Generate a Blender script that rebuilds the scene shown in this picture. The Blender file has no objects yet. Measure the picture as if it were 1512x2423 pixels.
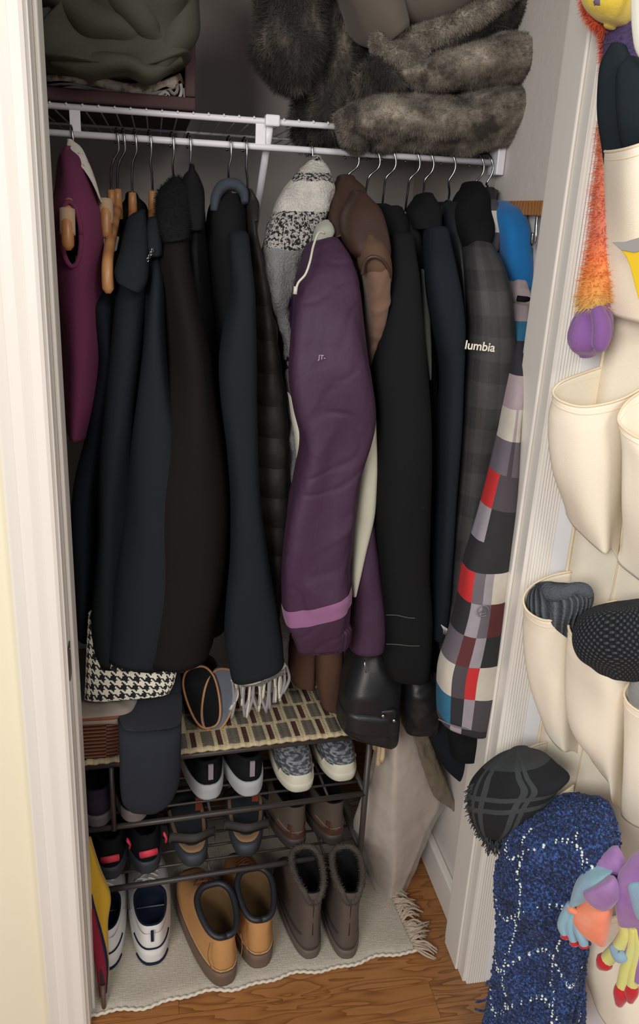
import bpy, bmesh, math, random
import numpy as np
from mathutils import Vector, noise
random.seed(7)
S = bpy.context.scene
COL = S.collection
R = math.radians

# ------------------------------------------------------------ camera (calibrated against the vertical / horizontal lines of the room)
FOC, PW, PH = 1950.0, 1512.0, 2423.0
t_, y_, r_ = R(19.9), R(11.7), R(3.06)
CAM = Vector((0.13, -1.2, 1.5))
CF = Vector((math.sin(y_)*math.cos(t_), math.cos(y_)*math.cos(t_), -math.sin(t_)))
r0 = Vector((math.cos(y_), -math.sin(y_), 0)); u0 = r0.cross(CF)
CX = math.cos(r_)*r0 + math.sin(r_)*u0
CY = -math.sin(r_)*r0 + math.cos(r_)*u0
cd = bpy.data.cameras.new('camera'); cam = bpy.data.objects.new('camera', cd); COL.objects.link(cam)
from mathutils import Matrix
mw = Matrix((CX, CY, -CF)).transposed().to_4x4(); mw.translation = CAM
cam.matrix_world = mw
cd.sensor_fit = 'VERTICAL'; cd.sensor_height = 36.0; cd.lens = FOC*36.0/PH; cd.clip_start = 0.02
S.camera = cam

# ------------------------------------------------------------ light and exposure
S.view_settings.view_transform = 'Standard'; S.view_settings.look = 'None'
S.view_settings.exposure = -0.04; S.view_settings.gamma = 1.0; S.view_settings.use_curve_mapping = False
w = bpy.data.worlds.new('room_light'); S.world = w; w.use_nodes = True
w.node_tree.nodes['Background'].inputs[0].default_value = (0.93, 0.94, 1.0, 1)
w.node_tree.nodes['Background'].inputs[1].default_value = 0.54
def area(name, loc, target, size, power, col):
    l = bpy.data.lights.new(name, 'AREA'); l.size = size; l.energy = power; l.color = col
    o = bpy.data.objects.new(name, l); COL.objects.link(o); o.location = loc
    o.rotation_euler = (Vector(target)-Vector(loc)).to_track_quat('-Z', 'Y').to_euler(); return o
area('window_daylight', (-1.1, -2.45, 2.0), (0.45, 0.2, 1.15), 1.1, 54, (1.0, 0.965, 0.91))
area('ceiling_light', (0.9, -1.9, 2.35), (0.6, 0.0, 0.8), 0.6, 15, (1.0, 0.93, 0.83))

# ------------------------------------------------------------ helpers
def at(x, y, Y=None, X=None, Z=None):
    d = CF + CX*((x-PW/2)/FOC) - CY*((y-PH/2)/FOC)
    i, v = (1, Y) if Y is not None else (0, X) if X is not None else (2, Z)
    return CAM + d*((v-CAM[i])/d[i])
PHI = R(55)
DD = Vector((math.cos(PHI), -math.sin(PHI), 0)); DN = Vector((-math.sin(PHI), -math.cos(PHI), 0))
DO = Vector((0.78, -0.0013, 0))
def dp(x, y, n=0.0):                                                # pixel -> point n in front of the open door's face
    d = CF + CX*((x-PW/2)/FOC) - CY*((y-PH/2)/FOC)
    return CAM + d*((n-(CAM-DO).dot(DN))/d.dot(DN))
def lin(c):
    return tuple(((v/255)/12.92 if v/255 <= .04045 else ((v/255+.055)/1.055)**2.4) for v in c) + (1,)

def wpos(o):
    v = Vector((0, 0, 0))
    while o: v += Vector(o.location); o = o.parent
    return v
def setp(o, label=None, cat=None, group=None, kind=None):
    if label: o['label'] = label
    if cat: o['category'] = cat
    if group: o['group'] = group
    if kind: o['kind'] = kind
    return o
def add(name, V, F, mat, parent=None, uv=None, smooth=True, local=False, solid=0, bev=0, sub=0):
    V = [Vector(v) for v in V]
    o_loc = Vector((0, 0, 0))
    if parent is None:
        xs = [v.x for v in V]; ys = [v.y for v in V]; zs = [v.z for v in V]
        if not local:
            o_loc = Vector(((min(xs)+max(xs))/2, (min(ys)+max(ys))/2, min(zs)))
            V = [v-o_loc for v in V]
    elif not local:
        b = wpos(parent); V = [v-b for v in V]
    me = bpy.data.meshes.new(name); me.from_pydata([tuple(v) for v in V], [], F); me.update()
    if uv:
        l = me.uv_layers.new(name='UVMap')
        for p in me.polygons:
            for k, li in enumerate(p.loop_indices): l.data[li].uv = uv[p.index][k]
    if smooth: me.polygons.foreach_set('use_smooth', [True]*len(me.polygons))
    me.materials.append(mat)
    o = bpy.data.objects.new(name, me); COL.objects.link(o); o.location = o_loc
    if parent: o.parent = parent
    if solid: m = o.modifiers.new('s', 'SOLIDIFY'); m.thickness = solid; m.offset = 0
    if bev: m = o.modifiers.new('b', 'BEVEL'); m.width = bev; m.segments = 2; m.limit_method = 'ANGLE'
    if sub: m = o.modifiers.new('u', 'SUBSURF'); m.levels = sub; m.render_levels = sub
    return o
def thing(name, loc, label, cat, group=None, rz=0):
    o = bpy.data.objects.new(name, None); COL.objects.link(o); o.location = loc; o.rotation_euler = (0, 0, rz)
    o.empty_display_size = .05
    return setp(o, label, cat, group)
def rings_mesh(rings, closed=True, cap0=True, cap1=True):
    n = len(rings[0]); V = [p for r in rings for p in r]; F = []; U = []
    m = len(rings)
    for j in range(m-1):
        for i in range(n if closed else n-1):
            a = j*n+i; b = j*n+(i+1) % n
            F.append((a, b, b+n, a+n))
            u0_, u1_ = (i/n, (i+1)/n) if closed else (i/(n-1), (i+1)/(n-1))
            U.append(((u0_, j/(m-1)), (u1_, j/(m-1)), (u1_, (j+1)/(m-1)), (u0_, (j+1)/(m-1))))
    if closed:
        for cap, j in ((cap0, 0), (cap1, m-1)):
            if cap:
                c = sum((Vector(p) for p in rings[j]), Vector())/n; V.append(c); ci = len(V)-1
                for i in range(n):
                    a = j*n+i; b = j*n+(i+1) % n
                    F.append((b, a, ci) if j == 0 else (a, b, ci)); v = j/(m-1); U.append(((0, v), (0, v), (0, v)))
    return V, F, U
def loft(name, rings, mat, parent=None, closed=True, cap0=True, cap1=True, **k):
    V, F, U = rings_mesh(rings, closed, cap0, cap1)
    return add(name, V, F, mat, parent, uv=U, **k)
def merge(parts):
    V = []; F = []
    for v, f in parts:
        o = len(V); V += list(v); F += [tuple(i+o for i in q) for q in f]
    return V, F
def boxm(a, b):
    (x0, y0, z0), (x1, y1, z1) = a, b
    V = [(x, y, z) for x in (x0, x1) for y in (y0, y1) for z in (z0, z1)]
    return V, [(0, 1, 3, 2), (4, 6, 7, 5), (0, 4, 5, 1), (2, 3, 7, 6), (0, 2, 6, 4), (1, 5, 7, 3)]
def box(name, a, b, mat, parent=None, bev=.002, **k):
    V, F = boxm(a, b); return add(name, V, F, mat, parent, smooth=False, bev=bev, **k)
def catmull(P, n):
    """resample a list of tuples to n samples (Catmull-Rom on chord-ish parameter)"""
    m = len(P)
    if m == 2:
        return [tuple(a+(b-a)*i/(n-1) for a, b in zip(P[0], P[1])) for i in range(n)]
    L = [0]
    for i in range(1, m): L.append(L[-1]+max(1e-9, math.sqrt(sum((a-b)**2 for a, b in zip(P[i], P[i-1])))))
    out = []
    for k in range(n):
        s = L[-1]*k/(n-1); i = 0
        while i < m-2 and L[i+1] < s: i += 1
        h = L[i+1]-L[i]; t = (s-L[i])/h; r = []
        for c in range(len(P[0])):
            p1, p2 = P[i][c], P[i+1][c]
            d = (p2-p1)/h
            m1 = d if i == 0 else ((p2-P[i-1][c])/(L[i+1]-L[i-1]))
            m2 = d if i == m-2 else ((P[i+2][c]-p1)/(L[i+2]-L[i]))
            t2, t3 = t*t, t*t*t
            r.append((2*t3-3*t2+1)*p1+(t3-2*t2+t)*h*m1+(-2*t3+3*t2)*p2+(t3-t2)*h*m2)
        out.append(tuple(r))
    return out
def tube_m(P, rad, seg=10, n=None, flat=None, caps=True):
    """P world points, rad radius or list; flat=(axis vector, factor) squashes"""
    P = [Vector(p) for p in P]
    if not isinstance(rad, (list, tuple)): rad = [rad]*len(P)
    if n:
        q = catmull([tuple(p)+(r,) for p, r in zip(P, rad)], n); P = [Vector(a[:3]) for a in q]; rad = [max(a[3], 1e-4) for a in q]
    rings = []; up = None
    for i, p in enumerate(P):
        t = (P[min(i+1, len(P)-1)]-P[max(i-1, 0)]).normalized()
        if up is None:
            up = Vector((0, 1, 0)) if abs(t.y) < .9 else Vector((1, 0, 0))
        a = (up - t*up.dot(t)).normalized(); b = t.cross(a); up = a
        ring = []
        for k in range(seg):
            th = 2*math.pi*k/seg
            v = (a*math.cos(th)+b*math.sin(th))*rad[i]
            if flat: ax = Vector(flat[0]).normalized(); v = v + ax*v.dot(ax)*(flat[1]-1)
            ring.append(p+v)
        rings.append(ring)
    V, F, U = rings_mesh(rings, True, caps, caps)
    return V, F
def tube(name, P, rad, mat, parent=None, seg=10, n=None, flat=None, **k):
    V, F = tube_m(P, rad, seg, n, flat); return add(name, V, F, mat, parent, **k)
def nz(p, f, s=0.0):
    return noise.noise(Vector((p[0]*f[0]+s*7.3, p[1]*f[1]+s*3.1, p[2]*f[2]-s*5.7)))
def slab(rows, n=60, seg=32, ry=None, plane='Y', amp=.004, freq=(18, 18, 6), seed=1, fold=0, kf=5, pw=.72, thin=0, crease=0, cfreq=(30, 30, 30)):
    """soft body from rows (xl,yl,xr,yr,depth,ry): silhouette left/right at a depth, ry = half thickness in depth"""
    rr = catmull([tuple(r) if len(r) == 6 else tuple(r)+(ry,) for r in rows], n)
    out = []
    for j, (xl, yl, xr, yr, d, th) in enumerate(rr):
        if plane == 'Y': A, B, dv = at(xl, yl, Y=d), at(xr, yr, Y=d), Vector((0, 1, 0))
        else: A, B, dv = dp(xl, yl, d), dp(xr, yr, d), -DN
        c = (A+B)/2; h = (B-A)/2; hl = max(h.length, 1e-4)
        ring = []
        for i in range(seg):
            a = 2*math.pi*i/seg; co, si = math.cos(a), math.sin(a)
            cx = math.copysign(abs(co)**pw, co); sy = -math.copysign(abs(si)**pw, si)
            p = c + h*cx + dv*(th*sy)
            rdir = (h/hl*co*1.0 + dv*(-si)).normalized()
            e = amp*nz(p, freq, seed)*2
            if fold: e += fold*math.sin(kf*a + seed + 2.5*nz((0, 0, p.z), (1, 1, 5), seed) )*min(1, j/(n*.25))
            if crease:
                q = nz(p, cfreq, seed+9); e += crease*(max(0, 1-2.2*abs(q))**2*1.6-.4)
            if thin:
                q2 = nz((p.x+.25*p.z, p.y, p.z-.5*p.x), (11, 11, 16), seed+21); e -= thin*max(0, 1-7*abs(q2))
            e *= (abs(si)*.9+.1)
            ring.append(p + rdir*e)
        out.append(ring)
    for end, src, nxt in ((0, out[0], out[1]), (1, out[-1], out[-2])):
        c = sum(src, Vector())/seg; c2 = sum(nxt, Vector())/seg; ax = (c-c2).normalized()
        rr_ = min(.014 if end == 0 else .006, max((p-c).length for p in src)*.32)
        for sc, of in ((.93, .45), (.74, .8), (.4, .98)):
            new = [c+(p-c)*sc+ax*(rr_*of) for p in src]
            if end == 0: out.insert(0, new)
            else: out.append(new)
    return out
def soft(name, rows, mat, parent=None, **k):
    kk = {q: k.pop(q) for q in ('n', 'seg', 'ry', 'plane', 'amp', 'freq', 'seed', 'fold', 'kf', 'pw', 'crease', 'cfreq', 'thin') if q in k}
    return loft(name, slab(rows, **kk), mat, parent, **k)
def drape(name, rows, mat, parent=None, hang=None, Yb=.62, tb=.018, n=80, ns=22, seed=1, amp=.005, fold=.005, t0=.22, quilt=0, **k):
    """hanging garment body: rows (xl,yl,xr,yr,Yfront); narrow in X, wide in Y, tapering back to the hanger's X"""
    rr = catmull([tuple(r) for r in rows], n); out = []
    for j, (xl, yl, xr, yr, Yf) in enumerate(rr):
        A = at(xl, yl, Y=Yf+.02); B = at(xr, yr, Y=Yf+.02)
        c = (A+B)/2; hw = max((B.x-A.x)/2, .003); sl = (B.z-A.z)/max(B.x-A.x, 1e-3)
        Xh = hang if hang is not None else c.x
        grow = min(1, (j/n)/.12)
        yb = .42+(Yb-.42)*min(1, grow**.6)
        L = []; Rr = []
        for s in range(ns):
            t = (1-math.cos(math.pi*s/(ns-1)))/2; Yy = Yf+(yb-Yf)*t
            g = min(1, t/.6); g = g*g*(3-2*g)
            cx = c.x+(Xh-c.x)*g
            wv = hw+(min(tb, hw)-hw)*min(1, max(0, (t-t0)/.5))
            if t < t0: wv *= math.sqrt(max(0, 1-(1-t/t0)**2))
            if t > .94: wv *= math.sqrt(max(0, 1-((t-.94)/.06)**2))
            for sd, lst in ((-1, L), (1, Rr)):
                p = Vector((cx+sd*wv, Yy, 0)); p.z = c.z + sl*(p.x-c.x)*(1-g)
                e = amp*nz(p, (20, 14, 4), seed+sd)*2 + fold*math.sin(t*16+seed*2+sd+2*nz((0, 0, p.z), (1, 1, 4), seed))*min(1, j/(n*.3))
                if quilt: e += quilt*abs(math.sin(math.pi*p.z/.056))
                p.x += sd*e*min(1, wv/.02); p.y -= e*.5*(1 if t < .15 else 0)
                lst.append(p)
        out.append(L+Rr[::-1][1:-1])
    for end in (0, 1):
        src = out[0] if end == 0 else out[-1]; c = sum(src, Vector())/len(src)
        new = [Vector((c.x+(p.x-c.x)*.6, c.y+(p.y-c.y)*.95, p.z+(.003 if end == 0 else .002))) for p in src]
        if end == 0: out.insert(0, new)
        else: out.append(new)
    return loft(name, out, mat, parent, **k)
def fur(o, count, length, width, seed=0, down=.3, jit=.6, zmin=None):
    """adds short strands as thin triangles to the object's own mesh"""
    rng = np.random.default_rng(seed); me = o.data
    me.calc_loop_triangles(); T = np.array([t.vertices[:] for t in me.loop_triangles]); V = np.array([v.co[:] for v in me.vertices])
    a, b, c = V[T[:, 0]], V[T[:, 1]], V[T[:, 2]]; nn = np.cross(b-a, c-a); ar = np.linalg.norm(nn, axis=1); nn /= ar[:, None]+1e-12
    # make normals point outward (mesh orientation can be either way): compare with centroid
    idx = rng.choice(len(T), count, p=ar/ar.sum()); u = rng.random((count, 2)); su = u.sum(1) > 1; u[su] = 1-u[su]
    P = a[idx]+(b-a)[idx]*u[:, :1]+(c-a)[idx]*u[:, 1:]; N = nn[idx]
    D = N + rng.normal(0, jit, (count, 3))*.6; D[:, 2] -= down; D /= np.linalg.norm(D, axis=1)[:, None]
    side = np.cross(D, rng.normal(0, 1, (count, 3))); side /= np.linalg.norm(side, axis=1)[:, None]
    Ln = length*rng.uniform(.6, 1.2, count)[:, None]
    p0 = P - side*width/2 - N*.001; p1 = P + side*width/2 - N*.001; p2 = P + D*Ln
    nv = len(me.vertices); verts = [tuple(v) for v in V] + [tuple(q) for tri in np.stack([p0, p1, p2], 1) for q in tri]
    faces = [tuple(p.vertices) for p in me.polygons] + [(nv+3*i, nv+3*i+1, nv+3*i+2) for i in range(count)]
    m2 = bpy.data.meshes.new(me.name); m2.from_pydata([tuple(map(float, v)) for v in verts], [], faces); m2.update()
    m2.polygons.foreach_set('use_smooth', [True]*len(m2.polygons))
    for m in me.materials: m2.materials.append(m)
    o.data = m2
def outward(V, F):
    """make face winding outward using bmesh"""
    me = bpy.data.meshes.new('t'); me.from_pydata([tuple(v) for v in V], [], F); bm = bmesh.new(); bm.from_mesh(me)
    bmesh.ops.recalc_face_normals(bm, faces=bm.faces); bm.to_mesh(me); bm.free()
    r = [v.co.copy() for v in me.vertices], [tuple(p.vertices) for p in me.polygons]; bpy.data.meshes.remove(me); return r
def fix(o):
    bm = bmesh.new(); bm.from_mesh(o.data); bmesh.ops.recalc_face_normals(bm, faces=bm.faces); bm.to_mesh(o.data); bm.free(); return o

# ------------------------------------------------------------ materials
class NT:
    def __init__(s, name):
        s.m = bpy.data.materials.new(name); s.m.use_nodes = True; s.t = s.m.node_tree; s.b = s.t.nodes['Principled BSDF']
    def n(s, typ, **k):
        q = s.t.nodes.new('ShaderNode'+typ)
        for a, v in k.items():
            if a.startswith('_'): setattr(q, a[1:], v)
            else: q.inputs[a.replace('__', ' ')].default_value = v
        return q
    def l(s, a, b): s.t.links.new(a, b)
    def tc(s, which='Object'): return s.n('TexCoord').outputs[which]
    def math(s, op, a, b=None, c=None):
        q = s.n('Math', _operation=op)
        for i, v in enumerate((a, b, c)):
            if v is None: continue
            if isinstance(v, (int, float)): q.inputs[i].default_value = v
            else: s.l(v, q.inputs[i])
        return q.outputs[0]
    def mix(s, f, a, b):
        q = s.n('Mix', _data_type='RGBA')
        for i, v in ((0, f), (6, a), (7, b)):
            if isinstance(v, (int, float)): q.inputs[i].default_value = v
            elif isinstance(v, tuple): q.inputs[i].default_value = v
            else: s.l(v, q.inputs[i])
        return q.outputs[2]
    def noise(s, scale, detail=3, vec=None, rough=.5):
        q = s.n('TexNoise'); q.inputs['Scale'].default_value = scale; q.inputs['Detail'].default_value = detail; q.inputs['Roughness'].default_value = rough
        s.l(vec if vec is not None else s.tc(), q.inputs['Vector']); return q.outputs['Fac']
    def ramp(s, f, stops, interp='LINEAR'):
        q = s.n('ValToRGB'); q.color_ramp.interpolation = interp; e = q.color_ramp.elements
        while len(e) < len(stops): e.new(.5)
        for x, (p, c) in zip(e, stops): x.position = p; x.color = c if len(c) == 4 else lin(c)
        s.l(f, q.inputs[0]); return q.outputs[0]
    def bump(s, h, strength=.3, dist=.002):
        q = s.n('Bump'); q.inputs['Strength'].default_value = strength; q.inputs['Distance'].default_value = dist
        s.l(h, q.inputs['Height']); s.l(q.outputs[0], s.b.inputs['Normal'])
    def base(s, c):
        if isinstance(c, tuple): s.b.inputs['Base Color'].default_value = c
        else: s.l(c, s.b.inputs['Base Color'])
    def mapping(s, vec, scale=(1, 1, 1), rot=(0, 0, 0)):
        q = s.n('Mapping'); q.inputs['Scale'].default_value = scale; q.inputs['Rotation'].default_value = rot; s.l(vec, q.inputs['Vector']); return q.outputs[0]
def cloth(name, rgb, rough=.92, var=.18, bump=.35, scale=700, sheen=.15, spec=.2, rgb2=None, nscale=9):
    m = NT(name); c = lin(rgb)
    c2 = lin(rgb2) if rgb2 else tuple(v*(1-var) for v in c[:3])+(1,)
    m.base(m.mix(m.noise(nscale, 4), c, c2)); m.b.inputs['Roughness'].default_value = rough
    m.b.inputs['Specular IOR Level'].default_value = spec
    m.b.inputs['Sheen Weight'].default_value = sheen if sum(rgb) > 240 else 0
    if sum(rgb) < 150: m.b.inputs['Specular IOR Level'].default_value = .08
    m.b.inputs['Sheen Roughness'].default_value = .5
    m.bump(m.noise(scale, 2), bump, .001); return m.m
def plain(name, rgb, rough=.5, metal=0, spec=.5, bump=0, bs=60, coat=0):
    m = NT(name); m.base(lin(rgb)); m.b.inputs['Roughness'].default_value = rough; m.b.inputs['Metallic'].default_value = metal
    m.b.inputs['Specular IOR Level'].default_value = spec; m.b.inputs['Coat Weight'].default_value = coat
    if bump: m.bump(m.noise(bs, 4), bump, .002)
    return m.m
def wall_m(name, rgb, bump=.15, bs=90):
    m = NT(name); c = lin(rgb); m.base(m.mix(m.noise(3, 3), c, tuple(v*.94 for v in c[:3])+(1,)))
    m.b.inputs['Roughness'].default_value = .75; m.bump(m.noise(bs, 5), bump, .003); return m.m
def wood(name, a, b, scale=(1, 14, 1), rough=.45, dist=5):
    m = NT(name); v = m.mapping(m.tc(), scale)
    q = m.n('TexWave', _wave_type='BANDS', _bands_direction='Y'); q.inputs['Scale'].default_value = 1.3; q.inputs['Distortion'].default_value = dist
    q.inputs['Detail'].default_value = 3; q.inputs['Detail Scale'].default_value = 1.2; m.l(v, q.inputs['Vector'])
    m.base(m.mix(q.outputs['Fac'], lin(a), lin(b))); m.b.inputs['Roughness'].default_value = rough; return m.m
def floor_mat():
    m = NT('oak_floor'); o = m.tc(); sx = m.n('SeparateXYZ'); m.l(o, sx.inputs[0])
    rowf = m.math('DIVIDE', sx.outputs['Y'], .083); row = m.math('FLOOR', rowf); fr = m.math('FRACT', rowf)
    wn = m.n('TexWhiteNoise', _noise_dimensions='1D'); m.l(row, wn.inputs['W'])
    xs = m.math('ADD', m.math('DIVIDE', sx.outputs['X'], .75), wn.outputs['Value']); bi = m.math('FLOOR', xs); bf = m.math('FRACT', xs)
    w2 = m.n('TexWhiteNoise', _noise_dimensions='2D'); cb = m.n('CombineXYZ'); m.l(row, cb.inputs[0]); m.l(bi, cb.inputs[1]); m.l(cb.outputs[0], w2.inputs['Vector'])
    off = m.n('CombineXYZ'); m.l(m.math('MULTIPLY', w2.outputs['Value'], 9.0), off.inputs[2]); va = m.n('VectorMath', _operation='ADD'); m.l(o, va.inputs[0]); m.l(off.outputs[0], va.inputs[1])
    v = m.mapping(va.outputs[0], (2.2, 16, 1))
    q = m.n('TexNoise'); q.inputs['Scale'].default_value = 1.6; q.inputs['Detail'].default_value = 2; q.inputs['Distortion'].default_value = .4; m.l(v, q.inputs['Vector'])
    rings = m.math('FRACT', m.math('MULTIPLY', q.outputs['Fac'], 9.0))
    grain = m.math('POWER', rings, 2.5)
    fine = m.noise(1, 4, m.mapping(o, (30, 420, 1)))
    col = m.mix(grain, lin((180, 126, 74)), lin((112, 66, 32)))
    col = m.mix(m.math('MULTIPLY', fine, .45), col, lin((118, 72, 36)))
    col = m.mix(m.math('MULTIPLY', w2.outputs['Value'], .35), col, lin((150, 96, 52)))
    gap = m.math('MAXIMUM', m.math('LESS_THAN', fr, .012), m.math('LESS_THAN', bf, .0018))
    m.base(m.mix(m.math('MULTIPLY', gap, .6), col, lin((70, 40, 20)))); m.b.inputs['Roughness'].default_value = .32; return m.m
def furm(name, stops, scale=30, det=4, rough=.95, zs=1):
    m = NT(name); f = m.noise(scale, det, m.mapping(m.tc(), (1, 1, zs)), .65); m.base(m.ramp(f, stops)); m.b.inputs['Roughness'].default_value = rough
    m.b.inputs['Specular IOR Level'].default_value = .1; m.b.inputs['Sheen Weight'].default_value = .2; return m.m
def uvxy(m):
    s = m.n('SeparateXYZ'); m.l(m.tc('UV'), s.inputs[0]); return s.outputs['X'], s.outputs['Y']
def hound(name, nu, nv):
    m = NT(name); u, v = uvxy(m)
    x = m.math('FLOOR', m.math('MULTIPLY', u, 8*nu)); y = m.math('FLOOR', m.math('MULTIPLY', v, 8*nv))
    over = m.math('LESS_THAN', m.math('MODULO', m.math('ADD', x, y), 4), 2)
    a = m.math('LESS_THAN', m.math('MODULO', x, 8), 4); b = m.math('LESS_THAN', m.math('MODULO', y, 8), 4)
    f = m.math('ADD', m.math('MULTIPLY', over, a), m.math('MULTIPLY', m.math('SUBTRACT', 1, over), b))
    m.base(m.mix(f, lin((222, 216, 196)), lin((20, 24, 32)))); m.b.inputs['Roughness'].default_value = .95; m.bump(m.noise(500), .3, .001); return m.m
def attr_cloth(name, rough=.9):
    m = NT(name); a = m.n('Attribute', _attribute_name='cloth_print'); n_ = m.noise(60, 3)
    m.base(m.mix(m.math('MULTIPLY', n_, .25), a.outputs['Color'], lin((60, 56, 62)))); m.b.inputs['Roughness'].default_value = rough
    m.bump(m.noise(800, 2), .3, .001); return m.m
def quiltm(name, rgb, nv):
    m = NT(name); m.base(lin(rgb)); m.b.inputs['Roughness'].default_value = .6; m.b.inputs['Specular IOR Level'].default_value = .25
    o = m.n('SeparateXYZ'); m.l(m.tc(), o.inputs[0]); z = m.math('MULTIPLY', o.outputs['Z'], math.pi/.056)
    h = m.math('ADD', m.math('ABSOLUTE', m.math('SINE', z)), m.math('MULTIPLY', m.noise(40, 4), .6)); m.bump(h, .6, .008); return m.m
def leather(name, rgb, rough=.38):
    m = NT(name); m.base(lin(rgb)); m.b.inputs['Roughness'].default_value = rough; m.b.inputs['Specular IOR Level'].default_value = .45
    h = m.math('ADD', m.noise(9, 2), m.math('MULTIPLY', m.noise(300, 2), .04)); m.bump(h, .4, .012); return m.m
def weave(name, nu, nv, cols):
    """three colour woven runner"""
    m = NT(name); u, v = uvxy(m); x = m.math('MULTIPLY', u, nu); y = m.math('MULTIPLY', v, nv)
    xi = m.math('FLOOR', x); xf = m.math('FRACT', m.math('ADD', x, m.math('MULTIPLY', m.math('FLOOR', y), .5))); yf = m.math('FRACT', y)
    c = m.ramp(xf, [(0, cols[1]), (.44, cols[2]), (.58, cols[3]), (.78, cols[0])], 'CONSTANT')
    band = m.math('LESS_THAN', yf, .16)
    m.base(m.mix(m.math('MULTIPLY', band, .8), c, lin(cols[0]))); m.b.inputs['Roughness'].default_value = .95
    m.bump(m.math('ADD', m.noise(300, 2), m.math('MULTIPLY', m.math('SINE', m.math('MULTIPLY', x, 6.283*4)), .4)), .6, .003); return m.m

MT = {}
MT['wallfront'] = wall_m('cream_wall_paint', (238, 232, 205), .05)
MT['wallin'] = wall_m('closet_wall_paint', (216, 209, 203), .35, 45)
MT['trim'] = plain('white_trim_paint', (232, 228, 220), .38, bump=.05)
MT['floor'] = floor_mat()
MT['white_metal'] = plain('white_coated_wire', (228, 226, 232), .35)
MT['chrome'] = plain('chrome', (200, 200, 202), .12, 1)
MT['blackmetal'] = plain('black_powder_coat', (56, 51, 49), .42)
MT['hookm'] = plain('hook_steel', (150, 150, 154), .16, 1)
MT['black'] = cloth('black_wool', (27, 28, 30), bump=.3)
MT['black2'] = cloth('blue_black_wool', (34, 38, 41), bump=.3)
MT['navyblack'] = cloth('midnight_cloth', (33, 37, 44), rough=.85)
MT['brownblack'] = cloth('brown_black_fleece', (29, 27, 27), bump=.6, scale=300)
MT['woodh'] = wood('hanger_wood', (196, 142, 92), (172, 118, 72), (6, 6, 1), .35, 2)
MT['felt'] = cloth('beige_felt', (186, 158, 128))
MT['canvas'] = cloth('natural_canvas', (246, 236, 216), var=.05, bump=.5, scale=900, sheen=.05)
MT['canvas_hem'] = cloth('canvas_binding', (240, 222, 190), var=.06, bump=.5, scale=900)

def structure(name, a, b, mat, bev=0): return setp(box(name, a, b, mat, None, bev=bev), kind='structure')
# ------------------------------------------------------------ setting
YB = .96; XL = -.25; XR = .775
structure('floor', (-2.2, -3.2, -.04), (2.2, YB+.1, 0), MT['floor'])
structure('wall_back', (XL-.1, YB, 0), (XR+.1, YB+.1, 2.45), MT['wallin'])
structure('wall_right', (XR, .11, 0), (XR+.1, YB, 2.45), MT['wallin'])
structure('wall_left', (XL-.1, .11, 0), (XL, YB, 2.45), MT['wallin'])
structure('ceiling', (XL-.1, .0, 2.45), (XR+.1, YB+.1, 2.5), MT['wallin'])
# front wall: cream room side, left and right of the opening and above it
structure('wall_front', (-2.2, 0.002, 0), (-.035, .108, 2.6), MT['wallfront'])
structure('wall_front_right', (.752, 0.002, 0), (2.2, .108, 2.6), MT['wallfront'])
structure('wall_above', (-.035, 0.002, 2.06), (.752, .108, 2.6), MT['wallfront'])
structure('baseboard_right', (XR-.018, .112, 0), (XR-.0005, YB, .088), MT['trim'], .004)
structure('baseboard_back', (XL, YB-.014, 0), (XR-.02, YB-.0005, .088), MT['trim'], .004)
def extr_z(name, prof, z0, z1, mat):
    n = len(prof); V = [(x, y, z) for z in (z0, z1) for x, y in prof]
    F = [(i, (i+1) % n, (i+1) % n+n, i+n) for i in range(n)]+[tuple(range(n)), tuple(range(2*n-1, n-1, -1))]
    return setp(fix(add(name, V, F, mat, smooth=False)), kind='structure')
# left casing: moulded profile (x from opening edge outward), y towards the room negative
cp = [(-.022, .0), (-.022, -.010), (-.027, -.013), (-.040, -.0135), (-.0405, -.0115), (-.043, -.0125), (-.054, -.016), (-.066, -.0165), (-.070, -.013), (-.0725, -.0145), (-.085, -.019), (-.089, -.015), (-.089, 0)]
extr_z('trim_1', cp, 0, 2.14, MT['trim'])
jl = structure('trim_2', (-.0345, -.0005, 0), (-.017, .114, 2.06), MT['trim'], .001)          # left jamb
structure('trim_3', (-.0169, .040, 0), (-.0105, .100, 2.06), MT['trim'], .003)                 # left stop
structure('trim_4', (.7385, -.0005, 0), (.7515, .114, 2.06), MT['trim'], .001)                 # right jamb
structure('trim_5', (.7325, .028, 0), (.7384, .100, 2.06), MT['trim'], .004)                   # right stop
fl = [(.745, 0.0), (.745, -.006)]
for k in range(9): fl += [(.7475+k*.005, -.0085), (.7495+k*.005, -.0068)]
fl += [(.795, -.010), (.803, -.012), (.806, -.006), (.806, 0)]
extr_z('trim_6', fl, 0, 2.14, MT['trim'])
structure('trim_7', (-.035, -.012, 2.06), (.752, .114, 2.075), MT['trim'])
# strike plate on the left jamb
a = at(160, 1535, X=-.0165); b = at(160, 1640, X=-.0165)
sp = box('strike_plate', (-.0169, .004, b.z), (-.0150, .030, a.z), plain('aged_steel', (120, 112, 100), .35, .9), jl)
tube('screw', [(-.0151, .017, a.z-.008), (-.0145, .017, a.z-.008)], .003, MT['chrome'], sp)

# open door on the right, hinged at the casing
door = add('door_1', *(lambda Vv: (Vv, [(0, 1, 3, 2), (4, 6, 7, 5), (0, 4, 5, 1), (2, 3, 7, 6), (0, 2, 6, 4), (1, 5, 7, 3)]))(
    [DO+DD*s+DN*n_+Vector((0, 0, z)) for s in (0, .70) for n_ in (-.036, 0) for z in (.008, 2.03)]), plain('white_door_paint', (226, 226, 228), .4), smooth=False, bev=.002)
setp(fix(door), kind='structure')

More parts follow.
